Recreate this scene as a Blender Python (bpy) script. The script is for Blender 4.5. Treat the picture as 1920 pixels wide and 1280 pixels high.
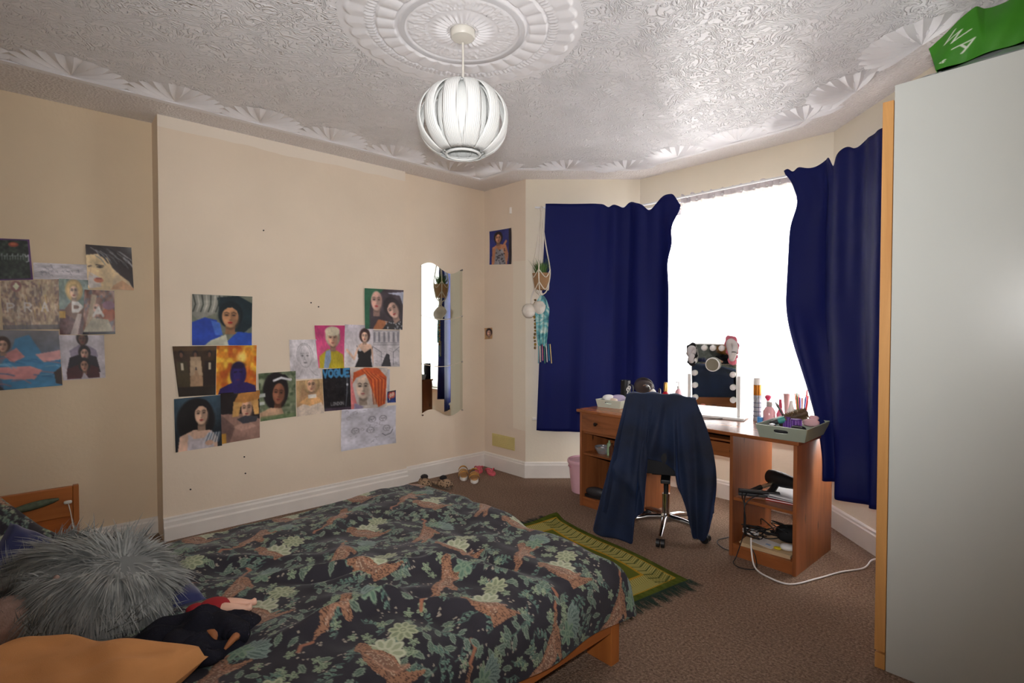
import bpy, bmesh, math, random
import numpy as np
from mathutils import Vector, Matrix

for o in list(bpy.data.objects): bpy.data.objects.remove(o)
SC = bpy.context.scene
COL = SC.collection
random.seed(7); RNG = np.random.default_rng(7)
R = math.radians

# ------------------------------------------------------------------ camera, world, flash, exposure
cam_d = bpy.data.cameras.new('camera'); cam = bpy.data.objects.new('camera', cam_d); COL.objects.link(cam)
cam.location = (0, 0, 1.39)
cam.rotation_euler = (R(90 - 1.288), 0, R(47.417))
cam_d.sensor_width = 36.0; cam_d.lens = 36.0 * 984.5 / 1920.0
cam_d.clip_start = 0.01; cam_d.clip_end = 100
SC.camera = cam

wd = bpy.data.worlds.new('daylight'); SC.world = wd; wd.use_nodes = True
bg = wd.node_tree.nodes['Background']; bg.inputs[0].default_value = (1.0, 0.985, 0.97, 1); bg.inputs[1].default_value = WORLD_STRENGTH = 7.0

fl_d = bpy.data.lights.new('camera_flash', 'SPOT'); fl_d.energy = 185; fl_d.shadow_soft_size = 0.03
fl_d.spot_size = R(118); fl_d.spot_blend = 1.0; fl_d.color = (1, 0.98, 0.97)
fl = bpy.data.objects.new('camera_flash', fl_d); COL.objects.link(fl)
fl.location = (-0.01, 0.01, 1.52); fl.rotation_euler = (R(100), 0, R(47.4))

SC.view_settings.view_transform = 'Standard'; SC.view_settings.look = 'None'
SC.view_settings.gamma = 1.0; SC.view_settings.use_curve_mapping = False
SC.view_settings.exposure = 0.42

# ------------------------------------------------------------------ materials
def lin(c):
    c = np.asarray(c, float)
    return np.where(c <= 0.04045, c / 12.92, ((c + 0.055) / 1.055) ** 2.4)
def rgb(r, g, b):
    v = lin(np.array([r, g, b]) / 255.0); return (float(v[0]), float(v[1]), float(v[2]), 1.0)
class NT:
    def __init__(s, name):
        s.m = bpy.data.materials.new(name); s.m.use_nodes = True; s.t = s.m.node_tree
        s.b = s.t.nodes['Principled BSDF']; s.out = s.t.nodes['Material Output']
    def n(s, typ, **kw):
        nd = s.t.nodes.new(typ)
        for k, v in kw.items():
            if k in nd.inputs: nd.inputs[k].default_value = v
            else: setattr(nd, k, v)
        return nd
    def l(s, a, b): s.t.links.new(a, b)
    def coords(s, scale=(1, 1, 1), rot=(0, 0, 0)):
        tc = s.n('ShaderNodeTexCoord'); mp = s.n('ShaderNodeMapping')
        mp.inputs['Scale'].default_value = scale; mp.inputs['Rotation'].default_value = rot
        s.l(tc.outputs['Object'], mp.inputs['Vector']); return mp.outputs['Vector']
    def ramp(s, fac, stops):
        r = s.n('ShaderNodeValToRGB'); e = r.color_ramp.elements
        while len(e) < len(stops): e.new(0.5)
        for q, (p, c) in zip(e, stops): q.position = p; q.color = c
        s.l(fac, r.inputs['Fac']); return r.outputs['Color']
    def bump(s, h, strength=0.3, dist=0.01):
        b = s.n('ShaderNodeBump', Strength=strength, Distance=dist); s.l(h, b.inputs['Height']); s.l(b.outputs['Normal'], s.b.inputs['Normal'])
MATS = {}
def mat(name, c, rough=0.6, metal=0.0, var=0.12, scale=8.0, bump=0.0, bscale=60.0, spec=0.5, sheen=0.0, coat=0.0):
    """procedural material: base colour with soft noise variation and fine relief"""
    if name in MATS: return MATS[name]
    t = NT(name); t.b.inputs['Roughness'].default_value = rough; t.b.inputs['Metallic'].default_value = metal
    t.b.inputs['Specular IOR Level'].default_value = spec
    t.b.inputs['Sheen Weight'].default_value = sheen; t.b.inputs['Coat Weight'].default_value = coat
    c4 = rgb(*c); v = t.coords()
    nz = t.n('ShaderNodeTexNoise', Scale=scale, Detail=4.0); t.l(v, nz.inputs['Vector'])
    lo = tuple(x * (1 - var) for x in c4[:3]) + (1,); hi = tuple(min(1, x * (1 + var)) for x in c4[:3]) + (1,)
    t.l(t.ramp(nz.outputs['Fac'], [(0.3, lo), (0.7, hi)]), t.b.inputs['Base Color'])
    if bump:
        n2 = t.n('ShaderNodeTexNoise', Scale=bscale, Detail=3.0); t.l(v, n2.inputs['Vector']); t.bump(n2.outputs['Fac'], bump, 0.004)
    MATS[name] = t.m; return t.m
def wood(name, c1, c2, axis='X', scale=1.0, rough=0.42, knots=True):
    if name in MATS: return MATS[name]
    t = NT(name); sc = {'X': (0.9, 9, 9), 'Y': (9, 0.9, 9), 'Z': (9, 9, 0.9)}[axis]
    v = t.coords(tuple(k * scale for k in sc))
    nz = t.n('ShaderNodeTexNoise', Scale=1.6, Detail=7.0, Roughness=0.62, Distortion=0.7); t.l(v, nz.inputs['Vector'])
    col = t.ramp(nz.outputs['Fac'], [(0.28, rgb(*c2)), (0.5, rgb(*c1)), (0.72, rgb(*[min(255, k * 1.12) for k in c1]))])
    if knots:
        v2 = t.coords({'X': (2, 6, 6), 'Y': (6, 2, 6), 'Z': (6, 6, 2)}[axis])
        vo = t.n('ShaderNodeTexVoronoi', Scale=1.3); t.l(v2, vo.inputs['Vector'])
        k = t.ramp(vo.outputs['Distance'], [(0.02, (1, 1, 1, 1)), (0.10, (0, 0, 0, 1))])
        mx = t.n('ShaderNodeMixRGB'); mx.inputs['Color2'].default_value = rgb(*[k2 * 0.55 for k2 in c2])
        t.l(k, mx.inputs['Fac']); t.l(col, mx.inputs['Color1']); col = mx.outputs['Color']
    t.l(col, t.b.inputs['Base Color']); t.b.inputs['Roughness'].default_value = rough
    t.bump(nz.outputs['Fac'], 0.08, 0.003); MATS[name] = t.m; return t.m
def printed(name='printed_paper', rough=0.45, spec=0.4, sheen=0.0):
    if name in MATS: return MATS[name]
    t = NT(name); a = t.n('ShaderNodeVertexColor', layer_name='Col'); t.l(a.outputs['Color'], t.b.inputs['Base Color'])
    t.b.inputs['Roughness'].default_value = rough; t.b.inputs['Specular IOR Level'].default_value = spec; t.b.inputs['Sheen Weight'].default_value = sheen
    v = t.coords(); nz = t.n('ShaderNodeTexNoise', Scale=14.0 if rough < 0.6 else 400.0, Detail=2.0); t.l(v, nz.inputs['Vector']); t.bump(nz.outputs['Fac'], 0.12, 0.004)
    MATS[name] = t.m; return t.m

# ------------------------------------------------------------------ mesh builder
class MB:
    def __init__(s): s.v = []; s.f = []
    def add(s, vs, fs):
        b = len(s.v); s.v += [tuple(map(float, p)) for p in vs]; s.f += [tuple(b + i for i in q) for q in fs]; return s
    def box(s, x0, y0, z0, x1, y1, z1, M=None):
        vs = [(x, y, z) for z in (z0, z1) for y in (y0, y1) for x in (x0, x1)]
        if M is not None: vs = [tuple(M @ Vector(p)) for p in vs]
        return s.add(vs, [(0, 2, 3, 1), (4, 5, 7, 6), (0, 1, 5, 4), (2, 6, 7, 3), (0, 4, 6, 2), (1, 3, 7, 5)])
    def prism(s, poly, z0, z1):
        n = len(poly); vs = [(x, y, z0) for x, y in poly] + [(x, y, z1) for x, y in poly]
        return s.add(vs, [tuple(range(n))[::-1], tuple(range(n, 2 * n))] + [(i, (i + 1) % n, n + (i + 1) % n, n + i) for i in range(n)])
    def cyl(s, p0, p1, r0, r1=None, n=16, caps=True):
        r1 = r0 if r1 is None else r1; p0 = Vector(p0); p1 = Vector(p1); d = (p1 - p0).normalized()
        a = d.orthogonal().normalized(); b = d.cross(a); vs = []
        for p, r in ((p0, r0), (p1, r1)):
            for i in range(n):
                t = 2 * math.pi * i / n; vs.append(p + a * (r * math.cos(t)) + b * (r * math.sin(t)))
        fs = [(i, (i + 1) % n, n + (i + 1) % n, n + i) for i in range(n)]
        if caps: fs += [tuple(range(n))[::-1], tuple(range(n, 2 * n))]
        return s.add(vs, fs)
    def tube(s, pts, r, n=8, closed=False):
        P = [Vector(p) for p in pts]; m = len(P); vs = []; prev = None
        for i in range(m):
            d = (P[(i + 1) % m] - P[i - 1]) if closed else (P[min(i + 1, m - 1)] - P[max(i - 1, 0)])
            d.normalize()
            a = d.orthogonal().normalized() if prev is None else (prev - d * prev.dot(d)).normalized()
            prev = a; b = d.cross(a); rr = r[i] if hasattr(r, '__len__') else r
            for k in range(n):
                t = 2 * math.pi * k / n; vs.append(P[i] + a * (rr * math.cos(t)) + b * (rr * math.sin(t)))
        fs = []
        for i in range(m if closed else m - 1):
            j = (i + 1) % m
            fs += [(i * n + k, i * n + (k + 1) % n, j * n + (k + 1) % n, j * n + k) for k in range(n)]
        if not closed: fs += [tuple(range(n))[::-1], tuple(range((m - 1) * n, m * n))]
        return s.add(vs, fs)
    def lathe(s, prof, c=(0, 0, 0), n=24, M=None):
        vs = []; m = len(prof)
        for r, z in prof:
            for k in range(n):
                t = 2 * math.pi * k / n; p = Vector((r * math.cos(t), r * math.sin(t), z))
                if M is not None: p = M @ p
                vs.append((p.x + c[0], p.y + c[1], p.z + c[2]))
        fs = [(i * n + k, i * n + (k + 1) % n, (i + 1) * n + (k + 1) % n, (i + 1) * n + k) for i in range(m - 1) for k in range(n)]
        if prof[0][0] > 1e-6: fs.append(tuple(range(n))[::-1])
        if prof[-1][0] > 1e-6: fs.append(tuple(range((m - 1) * n, m * n)))
        return s.add(vs, fs)
    def ball(s, c, r, n=16, m=10, M=None, p=1.0):
        rx, ry, rz = r if hasattr(r, '__len__') else (r, r, r)
        sg = lambda x: math.copysign(abs(x) ** p, x)
        vs = []
        for i in range(m + 1):
            a = math.pi * i / m
            for k in range(n):
                t = 2 * math.pi * k / n
                q = Vector((rx * sg(math.sin(a)) * sg(math.cos(t)), ry * sg(math.sin(a)) * sg(math.sin(t)), rz * sg(math.cos(a))))
                if M is not None: q = M @ q
                vs.append((q.x + c[0], q.y + c[1], q.z + c[2]))
        return s.add(vs, [(i * n + k, (i + 1) * n + k, (i + 1) * n + (k + 1) % n, i * n + (k + 1) % n) for i in range(m) for k in range(n)])
    def grid(s, P):
        P = np.asarray(P, float); a, b = P.shape[:2]; base = len(s.v)
        s.v += [tuple(p) for p in P.reshape(-1, 3).tolist()]
        idx = np.arange(a * b).reshape(a, b) + base
        q = np.stack([idx[:-1, :-1], idx[1:, :-1], idx[1:, 1:], idx[:-1, 1:]], -1).reshape(-1, 4)
        s.f += [tuple(x) for x in q.tolist()]; return s
    def build(s, name, m, parent=None, smooth=False, bevel=0.0, solid=0.0, loc=None, rz=None, sharp=38, subsurf=0, col=None):
        me = bpy.data.meshes.new(name); me.from_pydata(s.v, [], s.f)
        if solid == 0.0 or True:
            b = bmesh.new(); b.from_mesh(me)
            if not getattr(s, 'open', False): bmesh.ops.recalc_face_normals(b, faces=b.faces)
            b.to_mesh(me); b.free()
        if col is not None:
            at = me.color_attributes.new('Col', 'FLOAT_COLOR', 'POINT')
            c4 = np.ones((len(me.vertices), 4), np.float32); c4[:, :3] = lin(np.clip(col.reshape(-1, 3), 0, 1)); at.data.foreach_set('color', c4.ravel())
        if smooth:
            me.polygons.foreach_set('use_smooth', [True] * len(me.polygons))
            if sharp: me.set_sharp_from_angle(angle=R(sharp))
        me.materials.append(m); me.update()
        o = bpy.data.objects.new(name, me); COL.objects.link(o)
        if parent is not None: o.parent = parent
        if loc is not None: o.location = loc
        if rz is not None: o.rotation_euler.z = rz
        if solid: md = o.modifiers.new('thickness', 'SOLIDIFY'); md.thickness = solid; md.offset = 0
        if bevel: md = o.modifiers.new('bevel', 'BEVEL'); md.width = bevel; md.segments = 2; md.limit_method = 'ANGLE'
        if subsurf: md = o.modifiers.new('sub', 'SUBSURF'); md.levels = subsurf; md.render_levels = subsurf
        return o
def tag(o, label, cat, group=None):
    o['label'] = label; o['category'] = cat
    if group: o['group'] = group
    return o
def struct(o, label=None): 
    o['kind'] = 'structure'
    if label: o['label'] = label
    return o
def thing(name, label, cat, loc=(0, 0, 0), rz=0, group=None):
    o = bpy.data.objects.new(name, None); o.empty_display_size = 0.05; COL.objects.link(o)
    o.location = loc; o.rotation_euler = (0, 0, rz); return tag(o, label, cat, group)
def sm(a, b, x):
    t = np.clip((np.asarray(x, float) - a) / (b - a), 0, 1); return t * t * (3 - 2 * t)
def spline(pts, n):
    """smooth curve through points (Catmull-Rom)"""
    P = [np.array(p, float) for p in pts]; P = [2 * P[0] - P[1]] + P + [2 * P[-1] - P[-2]]; out = []
    k = len(P) - 3
    for i in range(n):
        t = i / (n - 1) * k; j = min(int(t), k - 1); u = t - j; a, b, c, d = P[j:j + 4]
        out.append(tuple(0.5 * (2 * b + (c - a) * u + (2 * a - 5 * b + 4 * c - d) * u * u + (3 * b - a - 3 * c + d) * u ** 3)))
    return out
def vnoise(h, w, cells, rng=RNG):
    g = rng.random((cells[0] + 2, cells[1] + 2)); y = np.linspace(0, cells[0], h); x = np.linspace(0, cells[1], w)
    yi = y.astype(int); xi = x.astype(int); fy = (y - yi)[:, None]; fx = (x - xi)[None, :]
    fy = fy * fy * (3 - 2 * fy); fx = fx * fx * (3 - 2 * fx)
    a = g[yi][:, xi]; b = g[yi][:, xi + 1]; c = g[yi + 1][:, xi]; d = g[yi + 1][:, xi + 1]
    return (a * (1 - fx) + b * fx) * (1 - fy) + (c * (1 - fx) + d * fx) * fy

# ------------------------------------------------------------------ little painter for printed surfaces (colours in 0..255 sRGB)
class Cv:
    def __init__(s, w, h, bg, ext=(0, 0, 1, 1)):
        s.w, s.h, s.e = w, h, ext; s.a = np.ones((h, w, 3)) * np.array(bg, float)
        s.x = ext[0] + (ext[2] - ext[0]) * (np.arange(w) + .5) / w; s.y = ext[1] + (ext[3] - ext[1]) * (np.arange(h) + .5) / h
        s.px = (ext[2] - ext[0]) / w
    def win(s, x0, y0, x1, y1):
        i0, i1 = np.searchsorted(s.x, (x0, x1)); j0, j1 = np.searchsorted(s.y, (y0, y1)); return slice(j0, j1), slice(i0, i1)
    def put(s, J, I, m, c, al=1.0):
        if m.size == 0: return
        m = (m * al)[..., None]; s.a[J, I] = s.a[J, I] * (1 - m) + np.array(c, float) * m
    def ell(s, cx, cy, rx, ry, c, rot=0, al=1.0, soft=0.12):
        q = max(rx, ry) * 1.2; J, I = s.win(cx - q, cy - q, cx + q, cy + q); X, Y = np.meshgrid(s.x[I] - cx, s.y[J] - cy)
        k, n = math.cos(rot), math.sin(rot); d = np.hypot((X * k + Y * n) / rx, (-X * n + Y * k) / ry)
        s.put(J, I, np.clip((1 + soft / 2 - d) / soft, 0, 1), c, al); return s
    def rect(s, x0, y0, x1, y1, c, al=1.0):
        J, I = s.win(x0, y0, x1, y1); s.put(J, I, np.ones((J.stop - J.start, I.stop - I.start)), c, al); return s
    def poly(s, pts, c, al=1.0, spots=None):
        P = np.array(pts, float); J, I = s.win(P[:, 0].min(), P[:, 1].min(), P[:, 0].max(), P[:, 1].max())
        if I.stop <= I.start or J.stop <= J.start: return s
        X, Y = np.meshgrid(s.x[I], s.y[J]); m = np.zeros(X.shape, bool); n = len(P)
        for i in range(n):
            (xa, ya), (xb, yb) = P[i], P[(i + 1) % n]
            if ya == yb: continue
            m ^= ((ya > Y) != (yb > Y)) & (X < (xb - xa) * (Y - ya) / (yb - ya) + xa)
        m = m.astype(float); s.put(J, I, m, c, al)
        if spots is not None:
            sc, dens = spots; s.put(J, I, m * (RNG.random(m.shape) < dens), sc, 0.75)
        return s
    def line(s, pts, w, c, al=1.0):
        for (xa, ya), (xb, yb) in zip(pts[:-1], pts[1:]):
            J, I = s.win(min(xa, xb) - w, min(ya, yb) - w, max(xa, xb) + w, max(ya, yb) + w)
            if I.stop <= I.start or J.stop <= J.start: continue
            X, Y = np.meshgrid(s.x[I], s.y[J]); dx, dy = xb - xa, yb - ya; L = dx * dx + dy * dy + 1e-12
            t = np.clip(((X - xa) * dx + (Y - ya) * dy) / L, 0, 1); d = np.hypot(X - xa - t * dx, Y - ya - t * dy)
            s.put(J, I, np.clip((w / 2 + s.px / 2 - d) / s.px, 0, 1), c, al)
        return s
    def vgrad(s, c0, c1):
        t = np.linspace(0, 1, s.h)[:, None, None]; s.a[:] = np.array(c0, float) * (1 - t) + np.array(c1, float) * t; return s
    def noise(s, cells, amp, c=None):
        n = vnoise(s.h, s.w, cells)
        if c is None: s.a += ((n - .5) * 2 * amp)[..., None]
        else: m = np.clip((n - .5) * 4, 0, 1)[..., None] * (amp if amp <= 1 else .75); s.a = s.a * (1 - m) + np.array(c, float) * m
        return s
GLY = {'V': [[(0, 0), (.5, 1), (1, 0)]], 'O': [[(.5, 0), (.9, .2), (1, .5), (.9, .8), (.5, 1), (.1, .8), (0, .5), (.1, .2), (.5, 0)]],
       'G': [[(.95, .2), (.5, 0), (.1, .2), (0, .5), (.1, .8), (.5, 1), (.95, .8), (.95, .5), (.55, .5)]], 'U': [[(0, 0), (0, .75), (.5, 1), (1, .75), (1, 0)]],
       'E': [[(1, 0), (0, 0), (0, 1), (1, 1)], [(0, .5), (.8, .5)]], 'P': [[(0, 1), (0, 0), (.8, .05), (1, .27), (.8, .5), (0, .52)]],
       'R': [[(0, 1), (0, 0), (.8, .05), (1, .27), (.8, .5), (0, .52)], [(.4, .52), (1, 1)]], 'A': [[(0, 1), (.5, 0), (1, 1)], [(.2, .62), (.8, .62)]],
       'D': [[(0, 0), (0, 1), (.6, .95), (1, .5), (.6, .05), (0, 0)]], 'L': [[(0, 0), (0, 1), (1, 1)]], 'N': [[(0, 1), (0, 0), (1, 1), (1, 0)]],
       'W': [[(0, 0), (.25, 1), (.5, .1), (.75, 1), (1, 0)]], 'Y': [[(0, 0), (.5, .45), (1, 0)], [(.5, .45), (.2, 1)]],
       '&': [[(1, 1), (.25, .25), (.35, .05), (.6, .05), (.65, .25), (.1, .65), (.15, .92), (.5, 1), (1, .6)]]}
def text(cv, txt, x, y, w, h, gap, lw, c):
    for ch in txt:
        for st in GLY.get(ch, []): cv.line([(x + a * w, y + b * h) for a, b in st], lw, c)
        x += w + gap
def face(cv, cx, cy, r, skin, hair, lips=(170, 60, 60), tilt=0.0, hairr=1.28, eyes=(40, 30, 30), neck=True, asp=1.25):
    """a generic face: hair mass, neck, shaded oval, brows, eyes, nose shade, mouth"""
    sk = np.array(skin, float); dk = sk * 0.72; lt = np.minimum(255, sk * 1.1); k, n = math.cos(tilt), math.sin(tilt)
    P = lambda a, b: (cx + (a * k - b * n) * r, cy + (a * n + b * k) * r * asp)
    if hair is not None:
        h = np.array(hair, float); cv.ell(*P(.05, -.15), r * hairr, r * asp * hairr, h * .75, tilt); cv.ell(*P(-.12, -.3), r * hairr * .85, r * asp * hairr * .8, h * 1.1, tilt, .8, .5)
    if neck: cv.poly([P(-.4, .5), P(.45, .5), P(.52, 1.6), P(-.5, 1.6)], dk); cv.ell(*P(.05, .98), r * .5, r * .22 * asp, dk * .75, tilt, .8, .6)
    cv.ell(cx, cy, r * .8, r * asp, sk, tilt)
    cv.ell(*P(.45, .12), r * .42, r * asp * .78, dk, tilt, .75, .9); cv.ell(*P(-.3, .2), r * .3, r * asp * .4, lt, tilt, .7, .9); cv.ell(*P(-.1, -.6), r * .4, r * asp * .22, lt, tilt, .5, .9)
    if hair is not None:
        cv.poly([P(-.86, -.2), P(-.82, -.75), P(-.4, -1.1), P(.5, -1.1), P(.9, -.6), P(.86, -.1), P(.66, -.55), P(.2, -.82), P(-.25, -.8), P(-.66, -.5)], np.array(hair, float) * .9)
    for sx in (-.36, .34):
        cv.ell(*P(sx, -.12), r * .27, r * .14 * asp, dk * .85, tilt, .75, .7)
        cv.line([P(sx - .22, -.30), P(sx, -.37), P(sx + .24, -.28)], r * .075, np.array(eyes) * .9, .85)
        cv.ell(*P(sx, -.10), r * .16, r * .065 * asp, np.array(eyes) * .8, tilt); cv.ell(*P(sx, -.04), r * .15, r * .03 * asp, lt, tilt, .5, .6)
    cv.ell(*P(.14, .12), r * .12, r * .28 * asp, dk, tilt, .7, .9); cv.ell(*P(.02, .33), r * .15, r * .05 * asp, dk * .8, tilt, .8, .6)
    cv.ell(*P(.0, .56), r * .24, r * .085 * asp, lips, tilt); cv.line([P(-.22, .56), P(.22, .56)], r * .04, np.array(lips) * .5); cv.ell(*P(.02, .7), r * .2, r * .05 * asp, dk, tilt, .7, .8)
def finish(cv, amt=.10, blur=1):
    """soften like a print: one small blur and slow light and dark drifting"""
    a = cv.a
    for _ in range(blur):
        p = np.pad(a, ((1, 1), (1, 1), (0, 0)), 'edge'); a = (p[:-2, 1:-1] + p[2:, 1:-1] + p[1:-1, :-2] + p[1:-1, 2:] + 3 * p[1:-1, 1:-1]) / 7
    a = a * (1 + amt * 2 * (vnoise(cv.h, cv.w, (5, 5)) - .5))[..., None] * (1 + amt * (vnoise(cv.h, cv.w, (22, 22)) - .5))[..., None]
    cv.a = np.clip(a, 0, 255); return cv

# ================================================================== THE ROOM
H = 2.79
XL, XB, XR, Y0, Y1, YF = -4.288, -4.08, -4.13, 0.63, 2.468, 3.414
BAY = [(-3.527, 3.414), (-2.811, 4.201), (-1.214, 4.201), (-0.43, 3.414)]
YB, XRW, XRN = -1.3, 0.75, 0.08

# paint: cream plaster with roller marks; a paler unpainted strip where the last coat stopped short
def paint(name, base, pale, zcut=None, box=None):
    t = NT(name); v = t.coords()
    nz = t.n('ShaderNodeTexNoise', Scale=1.7, Detail=5.0); t.l(v, nz.inputs['Vector'])
    b = rgb(*base); lo = tuple(k * .95 for k in b[:3]) + (1,); hi = tuple(min(1, k * 1.04) for k in b[:3]) + (1,)
    col = t.ramp(nz.outputs['Fac'], [(.3, lo), (.7, hi)])
    tc = t.n('ShaderNodeTexCoord'); sp = t.n('ShaderNodeSeparateXYZ'); t.l(tc.outputs['Object'], sp.inputs[0])
    if zcut is not None or box is not None:
        wob = t.n('ShaderNodeTexNoise', Scale=3.0, Detail=2.0); t.l(v, wob.inputs['Vector'])
        def cmp(sock, edge, gt=True, wobble=0.04):
            m = t.n('ShaderNodeMath', operation='MULTIPLY_ADD'); t.l(wob.outputs['Fac'], m.inputs[0]); m.inputs[1].default_value = wobble; m.inputs[2].default_value = edge - wobble / 2
            g = t.n('ShaderNodeMath', operation='GREATER_THAN' if gt else 'LESS_THAN'); t.l(sock, g.inputs[0]); t.l(m.outputs[0], g.inputs[1]); return g.outputs[0]
        def mul(a, b2):
            m = t.n('ShaderNodeMath', operation='MULTIPLY'); t.l(a, m.inputs[0]); t.l(b2, m.inputs[1]); return m.outputs[0]
        if zcut is not None: f = mul(cmp(sp.outputs['Z'], zcut), cmp(sp.outputs['X'], XB - .01, True, 0))
        else: f = mul(mul(cmp(sp.outputs['X'], box[0], True, .01), cmp(sp.outputs['Z'], box[1])), cmp(sp.outputs['Z'], box[2], False))
        mx = t.n('ShaderNodeMixRGB'); mx.inputs['Color2'].default_value = rgb(*pale); t.l(f, mx.inputs['Fac']); t.l(col, mx.inputs['Color1']); col = mx.outputs['Color']
    t.l(col, t.b.inputs['Base Color']); t.b.inputs['Roughness'].default_value = .75; t.b.inputs['Specular IOR Level'].default_value = .25
    n2 = t.n('ShaderNodeTexNoise', Scale=45.0, Detail=5.0); t.l(v, n2.inputs['Vector']); t.bump(n2.outputs['Fac'], .16, .006)
    MATS[name] = t.m; return t.m
M_wall = paint('peach_paint', (235, 218, 196), (238, 226, 210), zcut=2.705)
M_wallR = paint('recess_paint_lit_tone', (230, 210, 180), (230, 210, 180))  # wall paint with the recess's warmer, dimmer light put into the colour
M_front = paint('front_peach_paint', (234, 217, 198), (238, 226, 208), box=(-3.7, .44, 2.04))
M_bay = paint('bay_cream_paint', (238, 228, 208), (238, 228, 208))
M_white = mat('white_gloss_paint', (232, 226, 218), .3, var=.03, spec=.5)
M_grey = paint('plain_plaster', (225, 212, 195), (225, 212, 195))

# floor: brown flecked carpet
t = NT('brown_carpet'); v = t.coords()
n1 = t.n('ShaderNodeTexNoise', Scale=90.0, Detail=4.0, Roughness=.8); t.l(v, n1.inputs['Vector'])
n2 = t.n('ShaderNodeTexVoronoi', Scale=170.0); t.l(v, n2.inputs['Vector'])
n3 = t.n('ShaderNodeTexNoise', Scale=2.2, Detail=3.0); t.l(v, n3.inputs['Vector'])
c1 = t.ramp(n1.outputs['Fac'], [(.3, rgb(78, 62, 51)), (.5, rgb(136, 112, 95)), (.7, rgb(182, 156, 137))])
mx = t.n('ShaderNodeMixRGB', blend_type='MULTIPLY'); mx.inputs['Fac'].default_value = .35; t.l(c1, mx.inputs['Color1']); t.l(t.ramp(n3.outputs['Fac'], [(.3, (.7, .7, .7, 1)), (.7, (1, 1, 1, 1))]), mx.inputs['Color2'])
t.l(mx.outputs[0], t.b.inputs['Base Color']); t.b.inputs['Roughness'].default_value = .95; t.b.inputs['Specular IOR Level'].default_value = .1
t.bump(n2.outputs['Distance'], .7, .006); M_carpet = t.m
struct(MB().prism([(-4.7, YB - .1), (XRW + .1, YB - .1), (XRW + .1, 4.4), (-4.7, 4.4)], -.08, 0).build('floor', M_carpet))

# ceiling: swirled relief paper, white emulsion with a slight sheen
t = NT('swirl_relief_ceiling'); v = t.coords()
nz = t.n('ShaderNodeTexNoise', Scale=5.5, Detail=2.0); t.l(v, nz.inputs['Vector'])
ad = t.n('ShaderNodeVectorMath', operation='MULTIPLY_ADD'); t.l(nz.outputs['Color'], ad.inputs[0]); ad.inputs[1].default_value = (.55, .55, .55); t.l(v, ad.inputs[2])
wv = t.n('ShaderNodeTexWave', Scale=11.0, Distortion=11.0, Detail=2.0); wv.inputs['Detail Scale'].default_value = 1.6; t.l(ad.outputs[0], wv.inputs['Vector'])
gate = t.n('ShaderNodeTexNoise', Scale=7.0, Detail=2.0); t.l(v, gate.inputs['Vector'])
hm = t.n('ShaderNodeMath', operation='MULTIPLY'); t.l(t.ramp(wv.outputs['Fac'], [(.45, (0, 0, 0, 1)), (.95, (1, 1, 1, 1))]), hm.inputs[0]); t.l(t.ramp(gate.outputs['Fac'], [(.34, (.2, .2, .2, 1)), (.52, (1, 1, 1, 1))]), hm.inputs[1])
t.b.inputs['Base Color'].default_value = rgb(238, 236, 238); t.b.inputs['Roughness'].default_value = .36; t.b.inputs['Specular IOR Level'].default_value = .45
t.bump(hm.outputs[0], .8, .012); M_ceil = t.m
ceil = struct(MB().prism([(-4.7, YB - .1), (XRW + .1, YB - .1), (XRW + .1, 4.4), (-4.7, 4.4)], H, H + .08).build('ceiling', M_ceil))
M_mould = mat('white_moulding', (238, 236, 238), .42, var=.02)
t = NT('stippled_border'); v = t.coords(); n1 = t.n('ShaderNodeTexVoronoi', Scale=70.0); t.l(v, n1.inputs['Vector'])
t.b.inputs['Base Color'].default_value = rgb(232, 226, 224); t.b.inputs['Roughness'].default_value = .55; t.bump(n1.outputs['Distance'], .7, .012); M_stip = t.m
# stippled border strip along the walls
def offs(poly, d):
    out = []; n = len(poly)
    for i in range(n):
        p = Vector(poly[i]); a = (p - Vector(poly[i - 1])).normalized() if i else (Vector(poly[1]) - p).normalized()
        b = (Vector(poly[i + 1]) - p).normalized() if i < n - 1 else a
        na = Vector((a.y, -a.x)); nb = Vector((b.y, -b.x)); m = (na + nb).normalized(); out.append(p + m * (d / max(.3, m.dot(na))))
    return out
line = [(-4.12, YB), (-4.12, YF)] + BAY + [(XRN, YF)]
ins = offs(line, .27); ins2 = offs(line, .31)
mb = MB()
for i in range(len(line) - 1):
    a, b, c, d = line[i], line[i + 1], ins[i + 1], ins[i]
    mb.add([(p[0], p[1], z) for z in (H - .004, H + .002) for p in (a, b, c, d)], [(0, 1, 2, 3), (7, 6, 5, 4), (0, 4, 5, 1), (1, 5, 6, 2), (2, 6, 7, 3), (3, 7, 4, 0)])
mb.add([(XL, YB, H - .004), (-4.12, YB, H - .004), (-4.12, Y0, H - .004), (XL, Y0, H - .004)], [(0, 1, 2, 3)])
struct(mb.build('trim_1', M_stip), 'stippled border band on the ceiling beside the walls')
mb = MB(); zt = H - .008
for i in range(len(line) - 1):
    a, b, c, d = ins[i], ins[i + 1], ins2[i + 1], ins2[i]
    mb.add([(p[0], p[1], z) for z in (zt, H + .002) for p in (a, b, c, d)], [(0, 1, 2, 3), (7, 6, 5, 4), (0, 4, 5, 1), (1, 5, 6, 2), (2, 6, 7, 3), (3, 7, 4, 0)])
struct(mb.build('trim_2', M_mould), 'thin raised bead between ceiling border and swirled ceiling')
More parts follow.
